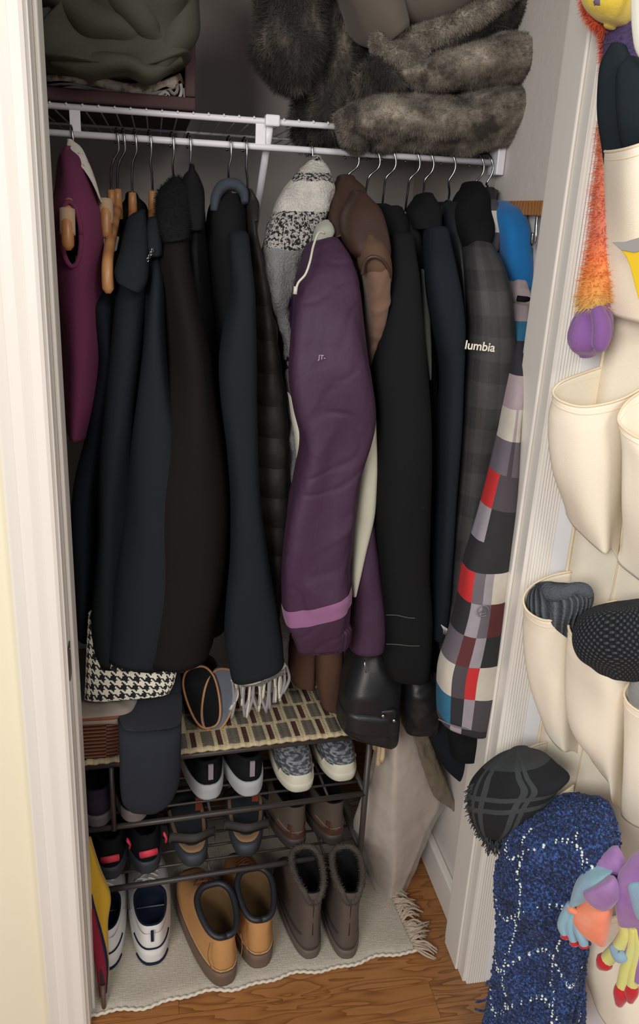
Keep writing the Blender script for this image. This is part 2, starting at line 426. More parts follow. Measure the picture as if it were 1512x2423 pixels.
# rug
ang = math.atan2(.063, .74)
RX, RY = Vector((math.cos(ang), math.sin(ang), 0)), Vector((-math.sin(ang), math.cos(ang), 0))
rm = NT('woven_cotton_rug'); o_ = rm.tc()
nz1 = rm.noise(1, 2, rm.mapping(o_, (420, 60, 1))); nz2 = rm.noise(1, 2, rm.mapping(o_, (60, 420, 1)))
rm.base(rm.mix(rm.math('MULTIPLY', rm.math('ADD', nz1, nz2), .55), lin((212, 203, 186)), lin((158, 150, 136))))
rm.b.inputs['Roughness'].default_value = .95; rm.bump(rm.math('ADD', nz1, nz2), .7, .002)
rt = thing('cotton_rug', (.3, .3, 0), 'flat beige woven cotton rug with pale edges lying under the shoes on the wooden floor', 'rug')
O0 = Vector((-.06, .022, 0)); V = []; F = []; nx, ny = 90, 30
for j in range(ny):
    for i in range(nx):
        s, t = i/(nx-1), j/(ny-1); wob = .004*math.sin(s*23)+.003*math.sin(s*51+1)
        p = O0+RX*(s*.725)+RY*(t*.52+wob*(1-t)); p.z = .006+.002*nz(p, (12, 12, 1), 3)+(.001 if j else -.003)
        V.append(p)
for j in range(ny-1):
    for i in range(nx-1): a_ = j*nx+i; F.append((a_, a_+1, a_+nx+1, a_+nx))
add('woven_field', V, F, rm.m, rt, solid=.004)
edge = cloth('pale_rug_yarn', (222, 214, 198), bump=.8, scale=500)
pts = []
for i in range(240):
    s = i/239; wob = .004*math.sin(s*23)+.003*math.sin(s*51+1); p = O0+RX*(s*.725)+RY*(wob-.001); p.z = .0065+.0015*math.sin(i*1.3); pts.append(p)
tube('edge_binding', pts, .0035, edge, rt, seg=6)
parts = []
for k in range(56):
    t = k/55; base = O0+RX*.722+RY*(.006+t*.50); base.z = .008
    L = random.uniform(.035, .055); d = (RX*1+RY*random.uniform(-.9, .5)).normalized()
    for q in range(4):
        e = base+d*L+Vector((random.uniform(-.012, .012), random.uniform(-.014, .014), 0)); e.z = .004+random.random()*.004
        e.x = min(e.x, .750); mdl = (base+e)/2+Vector((0, random.uniform(-.012, .012), random.uniform(.004, .012)))
        mdl.x = min(mdl.x, .750)
        parts.append(tube_m([base, mdl, e], [.0028, .0024, .0018], 6, 8))
V, F = merge(parts); add('fringe', V, F, cloth('twisted_fringe_yarn', (196, 176, 156), bump=.9, scale=400), rt)

# ------------------------------------------------------------ wire shelf
shelf = thing('wire_shelf', (.26, .4, 1.6), 'white wire closet shelf with hanging rod running across the closet under the blankets', 'shelf')
ZR, ZL = 1.606, 1.648; XA, XZ = XL+.004, .770
tube('hanging_rod', [(XA, .4, ZR), (.762, .4, ZR)], .0058, MT['white_metal'], shelf, seg=14)
tube('front_bar', [(XA, .4, ZL), (XZ, .4, ZL)], .0055, MT['white_metal'], shelf, seg=14)
for px in (178, 617, 1200):
    x = at(px, 290, Y=.4).x; V, F = boxm((x-.009, .397, ZR), (x+.009, .402, ZL)); add('spacer', V, F, MT['white_metal'], shelf, smooth=False, bev=.001)
for yy in (.70, .94): tube('cross_wire', [(XA, yy, ZL-.004), (XZ, yy, ZL-.004)], .0028, MT['white_metal'], shelf, seg=8)
k = 0; x = at(118, 250, Y=.4).x
while x > XA: x -= .0266
parts = []
x += .0266
while x < XZ:
    parts.append(tube_m([(x, .393, ZL+.0035), (x, .40, ZL+.0062), (x, .50, ZL+.001), (x, .95, ZL+.001)], .0017, 6)); x += .0266
for p in parts: add('deck_wire', p[0], p[1], MT['white_metal'], shelf)
# clips and the diagonal support strut
bx_ = at(645, 290, Y=.39).x
V, F = boxm((bx_-.013, .386, ZL-.008), (bx_+.013, .409, ZL+.011)); add('clip', V, F, MT['white_metal'], shelf, smooth=False, bev=.003)
tube('support_strut', [(bx_-.004, .402, ZL-.004), (bx_-.006, .402, ZL-.03), (bx_-.008, .945, ZL-.50)], [.008, .007, .007], MT['white_metal'], shelf, seg=8, flat=((0, 1, 0), .5))
# end bracket on right wall
V, F = boxm((.758, .375, ZR-.022), (.7735, .42, ZL+.006)); eb = add('end_bracket', V, F, MT['white_metal'], shelf, smooth=False, bev=.002)
tube('screw', [(.7585, .39, ZR-.012), (.7565, .39, ZR-.012)], .005, MT['chrome'], eb)

# ------------------------------------------------------------ hangers
def hanger(xt, xn, yn, label, wood_=None, tip=None, felt=False, tipw=.0):
    X0 = at(xt, 345, Y=.4).x; nk = at(xn, yn, Y=.4)
    t = thing('coat_hanger', (nk.x, .4, nk.z), label, 'hanger', 'hangers on the white rod')
    P = []
    bg_ = .011 if xt > 800 else .003
    for a_ in range(-50, 190, 20): P.append((X0-bg_*.9*math.cos(R(a_)), .4+.013*math.cos(R(a_)), ZR+.001+.0125*math.sin(R(a_))))
    Z1 = ZR-.022
    P += [(X0+bg_*1.25, .386, ZR-.010), (X0+bg_*1.1, .387, Z1), ((X0*.55+nk.x*.45), .390, Z1-.016), ((X0*.12+nk.x*.88), .394, Z1-.034 if Z1-.034 > nk.z+.01 else (Z1+nk.z)/2-.006), (nk.x, .4, nk.z)]
    tube('hook', P, .0020, MT['hookm'], t, seg=10, n=60)
    if wood_:
        m = MT['woodh']; tp = tip or (nk.x, .31, nk.z-.10)
        nb = Vector((nk.x, .4, nk.z+.002))
        tube('neck_block', [nb, nb-Vector((0, 0, .012)), nb-Vector((0, 0, .05))], [.0065, .0075, .009], m, t, seg=12, flat=((0, 1, 0), 1.3))
        tp = Vector(tp); c = nb-Vector((0, 0, .035)); back = Vector((2*c.x-tp.x*.9-c.x*.1, 2*.4-tp.y, tp.z))
        pre = tp+Vector((0, .012, .045)) if tip else tp+(c-tp)*.1
        tube('shoulder_bar', [back, (back+c)/2+Vector((0, 0, .010)), c, (c+pre)/2+Vector((0, 0, .008)), pre, tp, tp-Vector((0, 0, .003))], [.009, .009, .008, .0085, .009, .009, .004], m, t, seg=14, n=50)
        if felt:
            q = tp+(pre-tp)*.45; q2 = pre+Vector((0, .004, .012))
            V, F = tube_m([q, q2], .0118, 12, 6); add('felt_grip', V, F, MT['felt'], t)
    else:
        b = .055
        tube('shoulder_bar', [(nk.x, .32, nk.z-b), (nk.x, .35, nk.z-b*.5), (nk.x, .4, nk.z), (nk.x, .45, nk.z-b*.5), (nk.x, .48, nk.z-b)], .006, plain('black_plastic', (24, 24, 26), .5), t, n=24)
    return t
v3 = lambda p: (p.x, p.y, p.z)
hanger(170, 186, 372, "hanger whose felt-wrapped wooden tip pokes out of the magenta vest's armhole", True, v3(at(161, 588, Y=.185)), True)
hanger(276, 263, 452, "wooden hanger with a beige felt sleeve on its tip, right beside the magenta vest", True, v3(at(252, 560, Y=.27)), True)
hanger(291, 278, 450, "wooden hanger with a long bare arm pointing down beside the magenta vest", True, v3(at(256, 690, Y=.20)))
hanger(318, 313, 458, 'wooden hanger whose short neck stands above the hooded black coat', True)
hanger(353, 361, 455, 'wooden hanger with neck rising from the narrow black coat with the chain loop', True)
hanger(406, 411, 452, 'chrome-hooked hanger of the fluffy brown-black coat')
hanger(446, 454, 425, 'chrome-hooked hanger of the high-collared black coat behind the fluffy one')
hanger(541, 540, 455, 'chrome-hooked hanger of the coat with the grey collar')
hanger(578, 585, 480, 'chrome-hooked hanger of the black quilted puffer jacket')
hanger(733, 748, 392, 'short-showing hanger hook above the black and white boucle scarf')
hanger(830, 812, 462, 'hanger of the dark brown leather jacket')
hanger(880, 862, 480, 'second hook right of the brown leather jacket collar, holding a thin black coat')
hanger(918, 903, 500, 'hanger of the long black coat with stitched cuff')
hanger(975, 958, 505, 'wooden hanger with tan shoulder, left of the two side by side among black coats', True)
hanger(1008, 996, 505, 'wooden hanger with tan shoulder, right of the two side by side among black coats', True)
hanger(1060, 1060, 480, 'hanger of the shiny black leather jacket')
hanger(1128, 1115, 470, 'hanger of the dark grey plaid jacket')
hanger(1150, 1152, 450, 'rightmost hanger on the rod, holding the patchwork checked jacket')

def hx(px, py=450): return at(px, py, Y=.4).x
# ------------------------------------------------------------ garments
mag = NT('magenta_wool'); mag.base(mag.mix(mag.noise(9, 3), lin((112, 46, 80)), lin((94, 36, 68)))); mag.b.inputs['Roughness'].default_value = .9; mag.bump(mag.noise(500), .3, .001)
g = thing('vest', (hx(185), .4, 1.2), 'magenta sleeveless vest with white patterned lining, hanging leftmost behind the door jamb', 'clothing')
drape('body', [(150, 352, 165, 350, .33), (128, 372, 190, 372, .29), (118, 430, 222, 440, .25), (112, 500, 238, 510, .22), (118, 600, 246, 612, .21), (125, 720, 243, 720, .21), (135, 850, 236, 860, .21), (140, 950, 228, 960, .21), (150, 1030, 206, 1048, .22)], mag.m, g, hang=hx(185), seed=2, fold=.004)
lin_m = NT('patterned_lining'); lin_m.base(lin_m.ramp(lin_m.noise(70, 2), [(0, (226, 190, 186)), (.45, (232, 226, 214)), (.62, (228, 222, 210)), (.75, (196, 96, 118))])); lin_m.b.inputs['Roughness'].default_value = .8
soft('lining', [(160, 334, 172, 332, .385), (158, 345, 192, 348, .37), (165, 362, 206, 375, .345), (185, 385, 222, 415, .315), (212, 420, 236, 462, .285), (230, 455, 240, 478, .27)], lin_m.m, g, ry=.018, n=30, amp=.001)
# armhole; the shade inside it is painted as a flat dark disc
c = at(168, 555, Y=.212); ring = [[c+Vector((.016*math.cos(a_)*k, -.003*k, .058*math.sin(a_)*k)) for a_ in [2*math.pi*i/24 for i in range(24)]] for k in (1,)]
V, F = tube_m([c+Vector((.015*math.cos(2*math.pi*i/28), -.002, .048*math.sin(2*math.pi*i/28))) for i in range(29)], .004, 8)
add('armhole_edge', V, F, mag.m, g)
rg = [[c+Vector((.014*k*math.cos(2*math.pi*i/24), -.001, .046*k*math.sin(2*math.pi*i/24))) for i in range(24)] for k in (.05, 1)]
loft('armhole_shade_disc', rg, cloth('painted_armhole_shade', (52, 24, 42)), g)

BK = 'black coats hanging on the left'
g = thing('coat', (hx(290), .4, .9), 'black garment with pointed shoulder showing between the magenta vest and the bare wooden hanger arm', 'clothing', BK)
drape('body', [(262, 600, 276, 600, .30), (236, 680, 280, 680, .26), (204, 712, 285, 715, .235), (202, 730, 290, 735, .23), (214, 790, 292, 800, .23), (225, 860, 292, 860, .23), (205, 950, 280, 960, .23), (185, 1050, 262, 1100, .24), (165, 1180, 240, 1250, .24), (170, 1350, 232, 1350, .24), (175, 1500, 230, 1520, .24)], MT['navyblack'], g, hang=hx(278), seed=4)

g = thing('coat', (hx(315), .4, .9), 'hooded blue-black wool coat, leftmost of the long coats, below the bare wooden hanger arm', 'clothing', BK)
drape('body', [(303, 530, 340, 526, .30), (285, 562, 350, 562, .27), (274, 630, 352, 640, .23), (262, 720, 352, 740, .20), (248, 840, 345, 850, .185), (238, 960, 330, 980, .18), (222, 1100, 318, 1120, .178), (208, 1260, 305, 1280, .178), (204, 1400, 292, 1420, .178), (202, 1500, 300, 1520, .178), (203, 1555, 312, 1592, .178)], MT['black2'], g, hang=hx(313), seed=5, fold=.003)
soft('hood', [(296, 470, 328, 468, .46), (284, 492, 346, 487, .45), (282, 530, 352, 520, .43), (292, 575, 350, 575, .40)], MT['black'], g, ry=.05, n=24, amp=.004)
soft('collar_flap', [(300, 522, 345, 500, .27), (285, 590, 352, 580, .225), (272, 640, 350, 660, .205), (275, 660, 335, 690, .195)], MT['black2'], g, ry=.03, n=24, amp=.003)

g = thing('coat', (hx(361), .4, .9), 'narrow blue-black coat with standing neck and a small chain loop at its side', 'clothing', BK)
drape('body', [(348, 560, 380, 560, .27), (345, 600, 384, 600, .24), (340, 680, 396, 680, .19), (330, 780, 400, 780, .172), (322, 900, 410, 900, .165), (315, 1000, 440, 1020, .16), (300, 1120, 460, 1140, .158), (280, 1260, 470, 1280, .156), (255, 1400, 470, 1420, .156), (238, 1500, 455, 1520, .156), (222, 1562, 420, 1592, .156)], MT['black2'], g, hang=hx(361), seed=6, fold=.002)
soft('standing_neck', [(346, 524, 376, 520, .27), (343, 545, 380, 545, .255), (342, 580, 384, 578, .24), (344, 600, 384, 600, .235)], MT['black2'], g, ry=.03, n=20, amp=.002)
parts = []
for i in range(9):
    s = i/8; p = at(361-20*math.sin(s*1.6), 592+60*s, Y=.20-.01*s)
    parts.append(tube_m([p+Vector((.0014*math.cos(a_), 0 if i % 2 else .0014*math.cos(a_), .0032*math.sin(a_))) for a_ in [2*math.pi*q/8 for q in range(9)]], .0005, 5))
V, F = merge(parts); add('chain_loop', V, F, MT['chrome'], g)

g = thing('coat', (hx(452), .4, .9), 'black coat with tall peaked collar just right of the fluffy brown-black coat', 'clothing', BK)
drape('body', [(440, 440, 470, 440, .33), (440, 480, 488, 480, .29), (430, 560, 494, 560, .25), (430, 660, 500, 660, .225), (430, 800, 512, 800, .215), (440, 950, 530, 950, .21), (450, 1100, 548, 1100, .21), (460, 1300, 560, 1300, .21), (460, 1500, 540, 1500, .21)], MT['black'], g, hang=hx(452), seed=8)
soft('collar', [(448, 402, 458, 402, .36), (436, 415, 470, 420, .35), (428, 440, 482, 450, .33), (430, 490, 484, 490, .30), (440, 540, 482, 540, .28)], MT['black'], g, ry=.04, n=24, amp=.004)

g = thing('coat', (hx(411), .4, .9), "broad brown-black fleece coat with fuzzy collar, widest of the left dark coats", 'clothing', BK)
o = drape('body', [(385, 480, 440, 470, .29), (376, 540, 456, 530, .24), (372, 620, 466, 620, .19), (384, 700, 480, 700, .165), (398, 790, 496, 780, .15), (406, 880, 516, 880, .142), (392, 980, 540, 1000, .138), (368, 1100, 556, 1140, .136), (352, 1250, 560, 1250, .134), (344, 1400, 545, 1400, .134), (338, 1500, 524, 1500, .134), (334, 1588, 512, 1568, .134)], MT['brownblack'], g, hang=hx(411), seed=9, fold=.0025)
o = fix(soft('fuzzy_collar', [(398, 430, 430, 428, .345), (376, 448, 448, 440, .33), (368, 485, 452, 480, .30), (370, 530, 452, 530, .27), (384, 570, 446, 560, .25)], MT['black'], g, ry=.045, n=24, amp=.004)); fur(o, 3000, .007, .0008, 3)

# grey collared coat with long front sleeve
g = thing('coat', (hx(541), .4, .9), 'blue-black coat with pale grey inner collar and a long smooth sleeve facing front', 'clothing', BK)
drape('body', [(520, 462, 575, 462, .31), (498, 490, 590, 490, .28), (490, 560, 598, 560, .25), (492, 660, 602, 660, .235), (500, 800, 606, 800, .23), (510, 1000, 606, 1000, .23), (530, 1200, 612, 1200, .23), (545, 1400, 640, 1400, .23), (560, 1530, 650, 1520, .23)], MT['black'], g, hang=hx(540), seed=11)
soft('sleeve', [(540, 560, 588, 560, .235, .04), (545, 620, 592, 620, .205, .045), (548, 690, 602, 690, .185, .05), (530, 780, 606, 780, .172, .05), (520, 860, 606, 860, .167, .05), (524, 950, 606, 950, .165, .05), (540, 1080, 610, 1080, .165, .05), (548, 1180, 616, 1180, .165, .05), (545, 1320, 636, 1320, .165, .05), (534, 1440, 655, 1430, .165, .05), (532, 1520, 666, 1500, .165, .05), (546, 1598, 671, 1556, .165, .05)], MT['black2'], g, n=90, amp=.004, seed=12)
V, F = tube_m([at(506, 500, Y=.30), at(512, 462, Y=.31), at(528, 441, Y=.325), at(545, 436, Y=.33), at(562, 440, Y=.33), at(576, 455, Y=.32), at(580, 480, Y=.30)], [.007, .009, .011, .011, .011, .009, .006], 10, 24, flat=((0, 1, 0), 2.0)); add('collar', V, F, cloth('slate_grey_collar', (62, 68, 76)), g)

# puffer
g = thing('puffer_jacket', (hx(583), .4, .9), 'black quilted puffer jacket with stitched baffles, left of the boucle scarf', 'clothing')
qm = quiltm('black_quilted_nylon', (38, 36, 34), 1)
drape('body', [(582, 458, 600, 460, .33), (584, 500, 606, 500, .28), (588, 560, 616, 560, .25), (595, 640, 634, 640, .225), (600, 740, 652, 740, .21), (604, 850, 670, 850, .20), (606, 960, 684, 960, .195), (608, 1080, 694, 1080, .19), (610, 1200, 698, 1200, .19), (618, 1300, 688, 1300, .19), (630, 1400, 674, 1400, .19), (640, 1460, 668, 1450, .19)], qm, g, hang=hx(583), seed=13, quilt=.0022, n=150)
soft('collar', [(584, 456, 600, 458, .34), (582, 470, 612, 480, .33), (584, 500, 612, 505, .31), (590, 520, 610, 520, .30)], qm, g, ry=.035, n=20, amp=.003)

# boucle scarf
bm_ = NT('boucle_plaid'); u, v = uvxy(bm_)
n1 = bm_.noise(190, 3, None, .7)
vv = bm_.math('ADD', v, bm_.math('MULTIPLY', bm_.math('SUBTRACT', bm_.noise(25, 2), .5), .02))
band = bm_.ramp(vv, [(0, (0, 0, 0)), (.012, (255, 255, 255)), (.035, (0, 0, 0)), (.055, (255, 255, 255)), (.078, (0, 0, 0)), (.135, (255, 255, 255)), (.205, (0, 0, 0))], 'CONSTANT')
uu = bm_.math('GREATER_THAN', bm_.math('FRACT', bm_.math('MULTIPLY', u, 6)), .5)
lt = bm_.mix(bm_.noise(60, 3), lin((220, 216, 206)), lin((176, 172, 170)))
pinkish = bm_.mix(bm_.math('MULTIPLY', bm_.math('GREATER_THAN', bm_.noise(14, 2), .58), .5), lt, lin((226, 200, 188)))
spk = bm_.math('GREATER_THAN', n1, .49)
dkc = bm_.mix(spk, lin((24, 24, 28)), lin((178, 174, 168)))
gry = bm_.mix(n1, lin((150, 150, 148)), lin((106, 108, 108)))
upper = bm_.math('LESS_THAN', vv, .205)
c1 = bm_.mix(band, pinkish, dkc); bm_.base(bm_.mix(upper, gry, c1))
bm_.b.inputs['Roughness'].default_value = .98; bm_.bump(bm_.noise(220, 3, None, .7), 1.0, .006)
g = thing('plaid_scarf', (hx(745), .4, .6), "chunky white, grey and black boucle scarf with fringed ends, left of the purple windbreaker", 'scarf')
rows = [(738, 372, 760, 376, .345, .02), (712, 398, 778, 404, .33, .03), (676, 440, 792, 450, .31, .035), (645, 500, 775, 500, .30, .04), (626, 560, 748, 560, .29, .04), (617, 620, 715, 620, .28, .04), (622, 680, 695, 680, .275, .04), (645, 740, 684, 740, .27, .04), (664, 800, 690, 790, .27, .04), (672, 900, 712, 900, .27, .04), (668, 1100, 712, 1100, .26, .04), (645, 1300, 702, 1300, .25, .04), (610, 1450, 684, 1430, .24, .04), (560, 1560, 681, 1540, .235, .035), (550, 1618, 678, 1580, .23, .03)]
fix(soft('scarf_body', rows, bm_.m, g, n=110, amp=.006, seed=14, crease=.003, cfreq=(60, 60, 60), freq=(40, 40, 30)))
wh = cloth('off_white_yarn', (212, 206, 192), bump=.8, scale=400); gy = cloth('grey_yarn', (150, 150, 152), bump=.8, scale=400)
V, F = tube_m([at(548, 1604, Y=.205), at(590, 1614, Y=.20), at(630, 1600, Y=.20), at(675, 1570, Y=.205)], .0075, 8, 20, flat=((0, 1, 0), .6)); add('woven_edge', V, F, wh, g)
for k in range(22):
    s = k/21; xx = 550+128*s; yy = 1610-38*s*s+2
    L = random.uniform(60, 95)-10*s; a0 = at(xx, yy, Y=.21); a1 = at(xx+random.uniform(-8, 8), yy+L*.5, Y=.215); a2 = at(xx+random.uniform(-14, 10), yy+L, Y=.215)
    V, F = tube_m([a0, a1, a2], [.0025, .0032, .0030], 6, 10); add('tassel', V, F, wh if k % 3 == 1 else gy, g)

# purple windbreaker
pur = NT('purple_nylon'); pur.base(pur.mix(pur.noise(6, 3), lin((68, 44, 66)), lin((58, 37, 58)))); pur.b.inputs['Roughness'].default_value = .62; pur.b.inputs['Specular IOR Level'].default_value = .3
pur.bump(pur.noise(22, 4, pur.mapping(pur.tc(), (1, 1, .5))), .35, .015)
dpur = cloth('dark_purple_nylon', (44, 26, 46), rough=.7)
crm = cloth('cream_nylon', (206, 204, 186), rough=.7, var=.1); pink = cloth('mauve_stripe_nylon', (146, 100, 138), rough=.7)
g = thing('windbreaker', (hx(760), .4, .9), "purple windbreaker with cream side panels and a mauve stripe on the sleeve", 'clothing')
drape('body', [(735, 545, 800, 545, .27), (716, 580, 826, 580, .24), (704, 640, 842, 640, .215), (680, 720, 852, 720, .205), (666, 800, 862, 800, .20), (672, 880, 872, 880, .195), (685, 960, 878, 980, .195), (700, 1080, 878, 1080, .195), (750, 1250, 890, 1240, .195), (790, 1350, 902, 1350, .195), (815, 1450, 908, 1450, .19), (826, 1532, 904, 1526, .19)], dpur, g, hang=hx(770), seed=15, fold=.003)
soft('front_panel', [(836, 1320, 884, 1230, .188), (834, 1370, 896, 1320, .182), (832, 1440, 908, 1420, .178), (828, 1500, 910, 1490, .178), (827, 1533, 906, 1527, .178)], pur.m, g, ry=.035, n=36, seed=3)
soft('side_panel', [(872, 985, 886, 990, .175), (860, 1060, 893, 1070, .17), (846, 1150, 890, 1150, .165), (836, 1230, 884, 1220, .165), (830, 1310, 864, 1300, .165), (828, 1370, 846, 1370, .165), (830, 1398, 838, 1396, .165)], crm, g, ry=.025, n=40, seed=4, amp=.002)
soft('side_panel', [(683, 938, 688, 938, .18), (690, 990, 715, 990, .175), (697, 1030, 722, 1030, .172), (702, 1080, 716, 1080, .172), (706, 1120, 710, 1120, .172)], crm, g, ry=.02, n=30, seed=5, amp=.002)
sl = [(722, 590, 800, 568, .21, .03), (706, 650, 838, 640, .18, .045), (692, 740, 856, 740, .155, .055), (684, 840, 870, 840, .142, .055), (684, 900, 878, 900, .137, .055), (696, 970, 884, 980, .133, .055), (712, 1040, 872, 1050, .13, .052), (700, 1120, 850, 1120, .128, .05), (684, 1200, 838, 1210, .126, .05), (672, 1290, 830, 1300, .125, .05), (667, 1380, 826, 1350, .124, .05), (669, 1434, 828, 1378, .124, .05), (676, 1470, 830, 1420, .124, .048), (692, 1500, 826, 1480, .125, .042), (702, 1528, 822, 1512, .127, .036)]
rr = slab(sl, n=240, seg=110, amp=.007, seed=16, thin=.002, pw=.66, crease=.004, cfreq=(9, 7, 5), fold=.004, kf=4)
slv = loft('sleeve', rr, pur.m, g)
def nearest(q, Y): 
    p = at(*q, Y=Y); return min(range(len(rr)), key=lambda k: min((v-p).length for v in rr[k]))
ia, ib = nearest((668, 1432), .124), nearest((676, 1470), .124); st = []
for k in range(ia, ib+1):
    c = sum(rr[k], Vector())/110; st.append([c+(p-c)*(1+.0012/max(.01, (p-c).length)) for p in rr[k]])
loft('sleeve_stripe', st, pink, slv, cap0=False, cap1=False)
# elastic cuff with gathers
rr = slab([(690, 1496, 826, 1478, .125, .041), (700, 1520, 824, 1506, .127, .035), (704, 1534, 820, 1522, .128, .033)], n=12, seg=96, amp=.001)
for ring in rr:
    c = sum(ring, Vector())/len(ring)
    for i, p in enumerate(ring): ring[i] = c+(p-c)*(1+.05*math.sin(i*1.7)+.03*math.sin(i*2.9))
loft('cuff', rr, pur.m, slv)
wt = cloth('grey_knit_lining', (168, 168, 156), bump=.6)
soft('collar_lining', [(764, 524, 776, 522, .26), (750, 534, 784, 530, .245), (743, 552, 790, 548, .235), (740, 574, 780, 566, .225)], wt, g, ry=.02, n=20)
soft('collar', [(745, 500, 775, 505, .35), (730, 530, 770, 520, .33), (718, 560, 745, 560, .30), (712, 590, 738, 590, .27), (715, 620, 740, 620, .25)], dpur, g, ry=.03, n=20)
V, F = tube_m([at(768, 552, Y=.185), at(755, 550, Y=.175), at(742, 580, Y=.15), at(733, 620, Y=.12), at(722, 650, Y=.11), at(705, 670, Y=.108), at(699, 695, Y=.108)], .0019, 7, 36); dc = add('drawcord', V, F, crm, g)
V, F = tube_m([at(700, 678, Y=.107), at(698, 696, Y=.107)], .0032, 8); add('cord_end', V, F, crm, dc)
def text(body, name, mat, parent, org, xd, yd, size, depth=.0004, bold=.0):
    cu = bpy.data.curves.new(name, 'FONT'); cu.body = body; cu.size = size; cu.extrude = depth; cu.offset = bold; cu.align_x = 'CENTER'; cu.align_y = 'CENTER'
    tmp = bpy.data.objects.new(name, cu); COL.objects.link(tmp)
    bpy.context.view_layer.update()
    me = bpy.data.meshes.new_from_object(tmp.evaluated_get(bpy.context.evaluated_depsgraph_get()))
    bpy.data.objects.remove(tmp); xd = Vector(xd).normalized(); nd = xd.cross(Vector(yd)).normalized(); yd = nd.cross(xd)
    V = [Vector(org)+xd*v.co.x+yd*v.co.y+nd*v.co.z for v in me.vertices]; F = [tuple(p.vertices) for p in me.polygons]
    return add(name, V, F, mat, parent, smooth=False)
text('JT-', 'chest_mark', cloth('pale_thread', (190, 170, 190)), slv, at(762, 846, Y=.072), (1, 0, -.04), (0, 0, 1), .010)

# brown leather jacket
bl = leather('dark_brown_leather', (62, 44, 38), .42); sher = cloth('brown_shearling', (94, 72, 58), bump=1.0, scale=220, sheen=.3); tan = cloth('tan_suede', (120, 94, 78), rough=.8, rgb2=(96, 72, 60), nscale=25)
g = thing('leather_jacket', (hx(820), .4, .7), "dark brown leather jacket with shearling trim and tan sleeve beside the purple windbreaker", 'clothing')
drape('body', [(790, 450, 850, 450, .31), (780, 500, 880, 490, .27), (782, 560, 905, 550, .24), (800, 620, 915, 620, .225), (820, 700, 905, 700, .22), (820, 800, 885, 800, .22), (800, 1000, 880, 1000, .24), (780, 1200, 870, 1200, .26), (740, 1400, 850, 1400, .28), (700, 1520, 815, 1540, .30), (690, 1570, 812, 1580, .30)], bl, g, hang=hx(815), seed=18)
soft('collar', [(800, 425, 835, 425, .345), (782, 450, 858, 445, .33), (774, 490, 862, 480, .30), (776, 530, 840, 520, .27), (782, 560, 815, 550, .25)], bl, g, ry=.035, n=24, amp=.003)
soft('shoulder', [(830, 462, 862, 462, .27), (810, 500, 895, 495, .24), (806, 545, 912, 540, .215), (822, 590, 918, 585, .195), (845, 615, 915, 610, .19)], bl, g, ry=.045, n=30, amp=.003, seed=3)
soft('shearling_trim', [(858, 562, 884, 560, .185, .03), (846, 582, 908, 574, .175, .04), (846, 606, 922, 606, .17, .045), (850, 632, 926, 636, .168, .045), (862, 660, 925, 664, .17, .04)], sher, g, n=30, amp=.003, pw=1)
V, F = tube_m([at(857, 650, Y=.135), at(862, 622, Y=.128), at(878, 608, Y=.122), at(900, 612, Y=.122), at(916, 632, Y=.128), at(922, 655, Y=.135)], .003, 8, 30); add('dark_piping', V, F, bl, g)
soft('sleeve', [(868, 618, 906, 618, .165, .03), (862, 645, 919, 648, .16, .036), (866, 700, 916, 700, .165, .036), (868, 760, 906, 760, .172, .032), (870, 810, 892, 810, .19, .025), (874, 856, 882, 856, .195, .015)], tan, g, n=40, amp=.004, seed=19, crease=.003)
bs = cloth('brown_suede', (92, 66, 54), rough=.85, rgb2=(74, 52, 42), nscale=14)
soft('sleeve_end', [(692, 1480, 752, 1480, .31, .03), (686, 1540, 748, 1540, .31, .03), (682, 1590, 746, 1595, .31, .03), (692, 1612, 744, 1624, .31, .025)], bs, g, n=20, amp=.003)
soft('sleeve_end', [(750, 1490, 812, 1490, .28, .03), (748, 1560, 812, 1560, .28, .03), (750, 1620, 808, 1620, .28, .03), (760, 1668, 804, 1672, .28, .025)], bs, g, n=20, amp=.003, seed=2)

BR = 'black coats hanging on the right'
g = thing('coat', (hx(862), .4, .9), 'thin black coat mostly hidden between the brown leather jacket and the long stitched-cuff coat', 'clothing', BR)
drape('body', [(880, 486, 930, 486, .33), (890, 510, 955, 510, .29), (900, 580, 965, 580, .26), (905, 700, 965, 700, .25), (880, 850, 960, 850, .25), (890, 1100, 960, 1100, .25), (900, 1400, 960, 1400, .25), (905, 1560, 960, 1560, .25)], MT['black'], g, hang=hx(870), seed=20)
g = thing('coat', (hx(903), .4, .9), 'long black coat whose front sleeve ends in two stitched rows above the leather jacket cuff', 'clothing', BR)
drape('body', [(900, 492, 950, 490, .30), (905, 530, 975, 530, .26), (918, 600, 985, 600, .22), (918, 700, 990, 700, .205), (890, 820, 1000, 820, .20), (884, 900, 1010, 920, .20), (888, 1100, 1016, 1100, .20), (900, 1300, 1008, 1300, .20), (915, 1500, 1010, 1500, .20)], MT['black'], g, hang=hx(903), seed=21)
soft('sleeve', [(924, 560, 976, 560, .225, .03), (920, 640, 986, 640, .195, .04), (906, 740, 994, 740, .175, .045), (884, 860, 1004, 850, .163, .05), (888, 960, 1014, 960, .157, .05), (890, 1100, 1018, 1100, .155, .05), (890, 1220, 1014, 1220, .154, .05), (900, 1340, 1010, 1340, .154, .05), (910, 1440, 1018, 1450, .154, .048), (914, 1520, 1018, 1525, .154, .046), (906, 1560, 1016, 1570, .155, .045), (915, 1592, 1012, 1596, .156, .042)], cloth('black_felt', (28, 29, 30)), g, n=90, amp=.003, seed=22)
th = cloth('grey_thread', (96, 98, 98))
for yy in ((1455, 1462), (1524, 1528)):
    V, F = tube_m([at(914, yy[0], Y=.130), at(940, yy[0]+1, Y=.110), at(968, yy[1], Y=.105), at(1000, yy[1], Y=.113), at(1018, yy[1]-2, Y=.135)], .0007, 5, 24); add('stitch_row', V, F, th, g)
